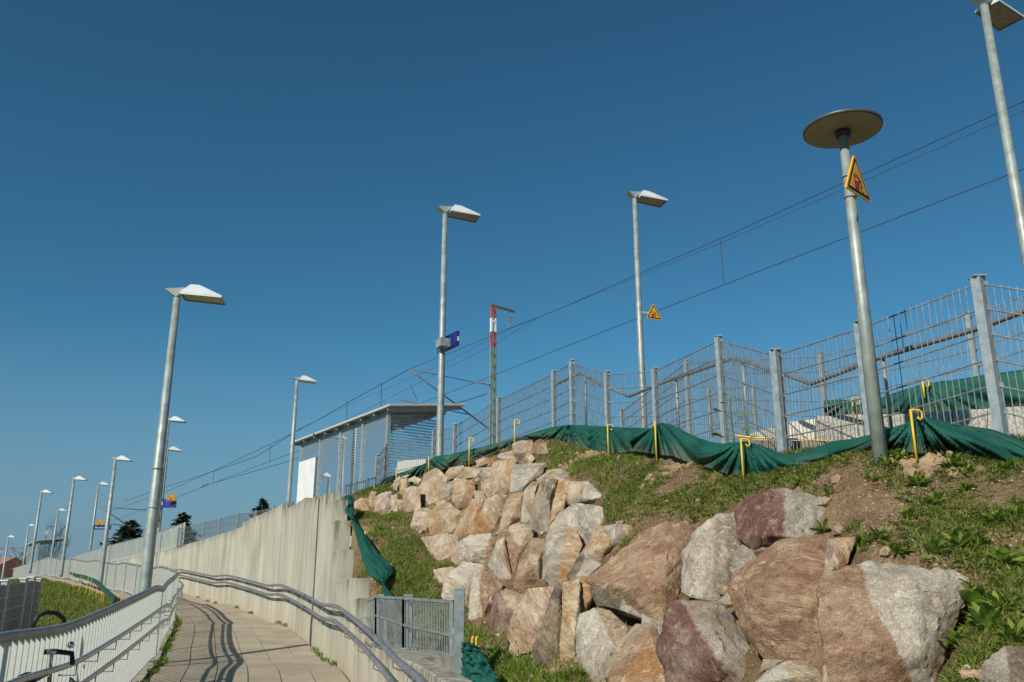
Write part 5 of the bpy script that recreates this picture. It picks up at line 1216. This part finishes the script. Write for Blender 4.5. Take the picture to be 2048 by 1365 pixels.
for i,(px,a,c,Y) in enumerate(LS):
    b0=W(px,c,Y); hh=(W(px,a,Y)-b0).z; s=thing('yellow_stake','thin yellow stake, '+ORD[i]+' from the left along the lawn membrane','stake',b0,group='small yellow stakes along the lawn membrane')
    k=MB(); k.tube([(0,0,-.3),(.02,0,hh*.9)],.010,6); k.build('rod',yellow,s); 
    if px>190:
        k=MB(); k.tube([(.02,0,hh*.9),(.08,0,hh*.9),(.09,0,hh*.9-.06)],.009,5); k.build('hook',yellow,s)
# ------------------------------------------------------------------ grass and weeds
def blades(name,label,P,Hh,Wd,m,seed,lean=.5,cat='grass'):
    rs=np.random.RandomState(seed); n=len(P); a=rs.uniform(0,2*np.pi,n); ux=np.cos(a); uy=np.sin(a); ln=rs.uniform(.1,lean,n)*Hh; la=rs.uniform(0,2*np.pi,n)
    lx=np.cos(la)*ln; ly_=np.sin(la)*ln
    v=np.zeros((n,5,3)); 
    v[:,0]=P+np.c_[-ux*Wd/2,-uy*Wd/2,np.full(n,-.01)]; v[:,1]=P+np.c_[ux*Wd/2,uy*Wd/2,np.full(n,-.01)]
    v[:,2]=P+np.c_[lx*.35+ux*Wd*.42,ly_*.35+uy*Wd*.42,Hh*.55]; v[:,3]=P+np.c_[lx*.35-ux*Wd*.42,ly_*.35-uy*Wd*.42,Hh*.55]
    v[:,4]=P+np.c_[lx,ly_,Hh*.97]
    me=bpy.data.meshes.new(name); me.vertices.add(n*5); me.vertices.foreach_set('co',v.ravel())
    b5=np.arange(n)[:,None]*5; loops=np.concatenate([b5+0,b5+1,b5+2,b5+3,b5+3,b5+2,b5+4],1).ravel()
    me.loops.add(n*7); me.loops.foreach_set('vertex_index',loops.astype(np.int32)); me.polygons.add(n*2)
    st=(np.arange(n)[:,None]*7+np.array([0,4])).ravel(); tt=np.tile([4,3],n)
    me.polygons.foreach_set('loop_start',st.astype(np.int32)); me.polygons.foreach_set('loop_total',tt.astype(np.int32))
    me.update(calc_edges=True); me.validate()
    at=me.attributes.new('var','FLOAT','POINT'); at.data.foreach_set('value',np.repeat(rs.uniform(0,1,n),5).astype(np.float32))
    me.materials.append(m); o=link(name,me); tag(o,label,cat,kind='stuff'); return o
rocks=[o for o in bpy.data.objects if o.name.startswith('boulder')]
rs=np.random.RandomState(4)
def scatter(n,dens_th,seed,soft=.12,x0=-3.6,x1=8,y0=3.2,y1=17):
    rs=np.random.RandomState(seed); x=rs.uniform(x0,x1,n); y=rs.uniform(y0,y1,n)
    d=fbm(x*.9,y*.9,31,4)+.5*(fbm(x*4,y*4,77,3)-.5)
    d=d+np.where((x>1.0)&(y<8.5),.21,0.03)+np.where((x>1.4)&(y>4.6)&(y<7.2),.04,0)+np.where(fbm(x*2.2,y*2.2,91,3)>.55,.04,-.02)
    k=(rs.uniform(0,1,n)<np.clip((d-dens_th)/soft,0,1))&(x>np.vectorize(backX)(y)+.02)
    ax=x/y; k&=(ax<.75)&(ax>-.45); ii=((x-gx[0])/.07).astype(int); jj=((y-gy[0])/.07).astype(int); k&=cv[ii,jj]<.07
    x,y=x[k],y[k]; return np.c_[x,y,H(x,y)]
P=scatter(1150000,.42,11,.2); n=len(P); blades('hill_grass','short green grass growing in patches on the sandy slope',P,np.random.RandomState(1).uniform(.012,.048,n),np.random.RandomState(2).uniform(.003,.008,n),grassm,12,1.7)
P=scatter(330000,.28,13,.3); n=len(P); blades('dry_grass','straw coloured dry grass stems lying on the slope',P,np.random.RandomState(1).uniform(.015,.05,n),np.random.RandomState(2).uniform(.002,.004,n),drym,14,2.5)
P=scatter(220000,.42,15,.12); n=len(P); blades('broad_grass','broader weed blades scattered on the slope',P,np.random.RandomState(3).uniform(.015,.06,n),np.random.RandomState(4).uniform(.007,.016,n),weedm,16,1.8)
# lush grass along the rock foot and below the wall steps
fp=[]
for (px,py) in [(780,1080),(740,1130),(800,1160),(840,1180),(760,1060),(870,1200),(850,1150),(950,1290),(1000,1320),(960,1350),(1040,1355),(930,1270),(1090,1370),(1000,1360),(1130,1360),(1060,1330),(800,1040),(880,965),(760,990)]:
    c=onhill(px,py)
    if c is None: continue
    n=420; r_=np.abs(rs.normal(0,.33,n)); a=rs.uniform(0,6.28,n); x=c.x+r_*np.cos(a); y=c.y+r_*np.sin(a); k=x>np.vectorize(backX)(y)+.02; fp.append(np.c_[x[k],y[k],H(x[k],y[k])])
P=np.concatenate(fp); n=len(P); blades('foot_grass','lush green grass at the foot of the boulders and wall steps',P,rs.uniform(.02,.09,n),rs.uniform(.006,.013,n),weedm,18,1.3)
# lawn
n=150000; y=rs.uniform(14,62,n); d=rs.uniform(0.25,9,n)**1.0; x=railX(y)-.05-d; P=np.c_[x,y,lawnz(y,d)-.01]
blades('lawn_grass','dense green grass covering the bank left of the ramp',P,rs.uniform(.08,.2,n),rs.uniform(.015,.035,n),grassm,20,.9)
# clods and pebbles
b=MB(); ico=[]; bmx=bmesh.new(); bmesh.ops.create_icosphere(bmx,subdivisions=1,radius=1); iv=[v.co.copy() for v in bmx.verts]; iff=[tuple(v.index for v in f.verts) for f in bmx.faces]; bmx.free()
Pp=scatter(14000,.0,41,.5)
for p in Pp[:9000]:
    s=random.uniform(.004,.014)*(1 if random.random()<.93 else 2.2); b.add([Vector(p)+Vector((v.x*s*random.uniform(.7,1.4),v.y*s,v.z*s*.7)) for v in iv],iff)
tag(b.build('pebbles',mat('pebble',(.26,.20,.14),(.50,.43,.34),.9,scale=3)),'small pale pebbles strewn over the sandy slope','pebbles',kind='stuff')
b=MB()
for p in scatter(90000,.0,43,.5,-1,7,3.4,11)[:26000]:
    s_=random.uniform(.004,.012)*(1 if random.random()<.9 else 2); b.add([Vector(p)+Vector((v.x*s_*random.uniform(.7,1.5),v.y*s_*random.uniform(.7,1.3),v.z*s_*.8)) for v in iv],iff)
tag(b.build('soil_crumbs',mat('soil_crumb',(.09,.055,.032),(.30,.19,.11),.95,scale=9)),'brown soil crumbs littering the sandy slope','soil',kind='stuff')
b=MB(); _r=np.random.RandomState(77); _n=0
while _n<1500:
    x=_r.uniform(-3.4,4.5); y=_r.uniform(3.8,15.5)
    if not(x>backX(y)+.1 and x/y<.62): _n+=1; continue
    i_=int((x-gx[0])/.07); j_=int((y-gy[0])/.07); _n+=1
    if cv[i_,j_]<.05: continue
    s_=_r.uniform(.015,.06); c_=Vector((x,y,float(H(x,y))+s_*.3))
    b.add([c_+Vector((v.x*s_*_r.uniform(.7,1.3),v.y*s_*_r.uniform(.7,1.3),v.z*s_*_r.uniform(.6,1))) for v in iv],iff)
tag(b.build('rubble',rockmat('tan','grey')),'small rubble stones and chips packed in the gaps between the boulders','rubble',kind='stuff')
def clods(px,py,n,rad,label):
    c=onhill(px,py); 
    if c is None: return
    b=MB()
    for _ in range(n):
        a=random.uniform(0,6.28); r=abs(random.gauss(0,rad)); x=c.x+r*math.cos(a); y=c.y+r*math.sin(a)*.6; s=random.uniform(.012,.05); z=float(H(x,y))
        b.add([Vector((x,y,z))+v*s*random.uniform(.7,1.2) for v in iv],iff)
    tag(b.build('soil_heap',mat('loose_soil',(.26,.17,.10),(.36,.25,.16),.95,scale=6)),label,'soil',kind='stuff')
clods(1180,915,260,.28,'crumbly orange soil heap at the hill brow by the membrane')
clods(1370,935,220,.22,'loose sandy soil under the sagging membrane')
clods(1290,905,120,.15,'small soil pile at the foot of the yellow stakes')
clods(1850,930,140,.15,'loose soil at the foot of the broad hooked yellow stake')
# broad-leaved rosettes
def leaf_mesh(seed):
    r=random.Random(seed); L=1.0; n=6; vs=[]; fs=[]
    for i in range(n+1):
        t=i/n; w=.135*math.sin(math.pi*min(1,t**1.5*.9+.05))**.6*(1+.12*(-1)**i); x=t*L; z=.55*t-.42*t*t+.03*math.sin(t*7+seed)
        vs+= [Vector((x,-w,z+.05*w*4)),Vector((x,0,z)),Vector((x,w,z+.05*w*4))]
    for i in range(n):
        b0=i*3; fs+= [(b0,b0+1,b0+4,b0+3),(b0+1,b0+2,b0+5,b0+4)]
    k=MB(); k.add(vs,fs); me=k.mesh('leaf',weedm,True); at=me.attributes.new('var','FLOAT','POINT'); at.data.foreach_set('value',[r.random()]*len(me.vertices)); return me
LM=[leaf_mesh(i) for i in range(7)]
def rosette(px,py,size,label,nl=13,seed=0):
    c=onhill(px,py)
    if c is None: return
    r=random.Random(seed+99); o=thing('rosette_weed',label,'weed',c+Vector((0,0,.0)),0,'broad-leaved rosette weeds on the slope')
    for i in range(nl):
        l=link('leaf',LM[r.randrange(7)],o); s=size*r.uniform(.45,.95); l.scale=(s,s*r.uniform(.8,1.3),s*r.uniform(.6,1.4)); l.rotation_euler=(r.uniform(-.5,.5),-r.uniform(-.05,1.05),i*2.4+r.uniform(-.5,.5))
ROS=[(1648,1070,.13,'rosette weed tucked under the maroon and grey boulder'),(1725,1095,.13,'leafy rosette right of the small pinkish rock'),(1760,1080,.11,'rosette touching the leafy one at its right'),(1795,1112,.12,'low rosette between two larger ones above the white granite'),(1868,1108,.12,'rosette in the middle of the right slope row'),(1920,1100,.14,'spread rosette right of the slope row'),(1955,1095,.12,'upright rosette near the right edge of the slope row'),(2010,1135,.15,'large rosette at the right picture edge'),(1905,1240,.16,'dark rosette left of the lower right cluster'),(1960,1225,.19,'largest rosette in the lower right cluster'),(1975,1265,.16,'rosette at the front of the lower right cluster'),(1915,1295,.13,'small rosette beneath the lower right cluster'),(2030,1290,.14,'dark rosette at the lower right edge'),(1905,935,.13,'bushy rosette below the hooked stake, right of the disc lamp pole'),(1925,955,.12,'rosette just below the bushy one'),(2010,945,.11,'rosette under the membrane at the right edge'),(1800,925,.13,'rosette right beside the disc lamp pole foot'),(1775,935,.11,'small rosette in front of the disc lamp pole foot'),(1930,985,.13,'rosette above the patchy grass on the right slope'),(1870,1010,.11,'rosette on bare soil right of the maroon boulder'),(1820,1040,.11,'low rosette in the middle of the right slope'),(1660,995,.11,'rosette above the maroon and grey boulder'),(1390,1048,.10,'rosette at the top of the light grey boulder'),(1990,1050,.13,'rosette on the far right slope above the row'),(2000,1230,.15,'rosette behind the lower right cluster'),(1370,1185,.05,'tiny plant in the crack beside the light grey boulder'),(1385,1195,.06,'tiny dark plant between two large boulders'),(1260,1085,.05,'tiny plant at the tip of the huge reddish slab'),(1560,960,.10,'rosette by the membrane left of the lamp'),(1600,970,.09,'small rosette in turf left of the disc lamp'),(1840,975,.12,'rosette on the soil below the membrane peak'),(1745,965,.10,'rosette in turf in front of the disc lamp'),(2035,1040,.12,'rosette at the right edge, upper slope')]
for i,(px,py,s,l) in enumerate(ROS): rosette(px,py,s,l,random.Random(i).choice((24,28,34)),i)
# seedlings: many small rosettes as ground cover
P=scatter(60000,.36,51,.2,.3,7,3.4,10); b=MB(); r=random.Random(3)
for p in P[:15000]:
    s=r.uniform(.015,.055)
    for i in range(6):
        a=i*1.05+r.uniform(-.3,.3); d=Vector((math.cos(a),math.sin(a),0)); e=Vector((-d.y,d.x,0)); c=Vector(p); up=r.uniform(.2,.9)
        b.add([c,c+d*s*.5+e*s*.16+Vector((0,0,s*.4*up)),c+d*s+Vector((0,0,s*.5*up)),c+d*s*.5-e*s*.16+Vector((0,0,s*.4*up))],[(0,1,2,3)])
o=b.build('seedlings',weedm); at=o.data.attributes.new('var','FLOAT','POINT'); at.data.foreach_set('value',np.random.rand(len(o.data.vertices)).astype(np.float32)); tag(o,'small leafy seedlings covering the soil between the rosettes','ground cover',kind='stuff')
# weeds at the path edges
def tuft(c,s,label,grp):
    r=random.Random(int(c.x*1000)); b=MB()
    for i in range(26):
        a=r.uniform(0,6.28); d=Vector((math.cos(a),math.sin(a),0)); e=Vector((-d.y,d.x,0)); q=c+d*r.uniform(0,s*.5); h=s*r.uniform(.4,1.1)
        b.add([q-e*s*.06,q+d*h*.35-e*s*.10+Vector((0,0,h*.6)),q+d*h*.7+Vector((0,0,h*.8)),q+d*h*.35+e*s*.10+Vector((0,0,h*.6))],[(0,1,2,3)])
    o=b.build('weed_tuft',weedm); at=o.data.attributes.new('var','FLOAT','POINT'); at.data.foreach_set('value',np.random.rand(len(o.data.vertices)).astype(np.float32)); tag(o,label,'weed',grp)
for i,Y in enumerate((12.6,13.4,14.1,14.6,18.4,19.2,22.5,24.2,27,28,29.5,33)):
    lab=['weed tuft at the wall foot nearest the camera','second weed tuft at the foot of the wall','leafy tuft at the wall foot below the wall joint','small tuft beside the wall joint foot','tuft at the wall foot under the handrail bend','tuft just beyond the one under the handrail bend','tuft at mid wall foot','small tuft following the mid wall one','tuft near the far wall joint','tuft touching the far wall joint','distant tuft at the foot of the wall','farthest tuft at the foot of the wall'][i]
    tuft(Vector((float(wallX(Y))-.06,Y,float(rampz(Y)))),.10,lab,'weed tufts at the wall foot')
fp=[]
for Y in np.arange(9.5,21,.02):
    f,t,nrm=railframe(Y)
    for _ in range(4 if mnoise.noise(Vector((Y*1.1,0,0)))>-.05 else 0): fp.append(f+nrm*random.uniform(.03,.16)+Vector((0,0,-.01)))
P=np.array([tuple(p) for p in fp]); n=len(P); blades('kerb_weeds','green weeds sprouting along the foot of the slatted railing',P,rs.uniform(.02,.09,n),rs.uniform(.01,.022,n),weedm,22,1.2,'weeds')
# thistle at the stair fence
th=thing('thistle','tall thin thistle plant growing at the stair fence behind the membrane','plant',W(1470,880,8.2))
k=MB(); k.tube([(0,0,-.1),(-.02,0,.15),(-.02,0,.40)],[.006,.005,.003],6); k.tube([(-.02,0,.12),(.05,0,.2)],.003,5); k.tube([(-.02,0,.2),(-.09,0,.26)],.003,5); k.build('stem',weedm,th)
for i,(x,z,s,a) in enumerate(((-.02,.40,.07,.5),(.05,.2,.10,0),(-.1,.26,.09,3.1),(.06,.08,.12,.2),(-.1,.02,.12,3.0),(.12,.0,.1,0),(-.06,.34,.06,2.6),(.0,.3,.06,.4))):
    l=link('leaf',LM[i%7],th); l.location=(x,0,z); l.scale=(s,s*1.3,s); l.rotation_euler=(.6,-.2,a)
bare2=W(1545,880,8.9)
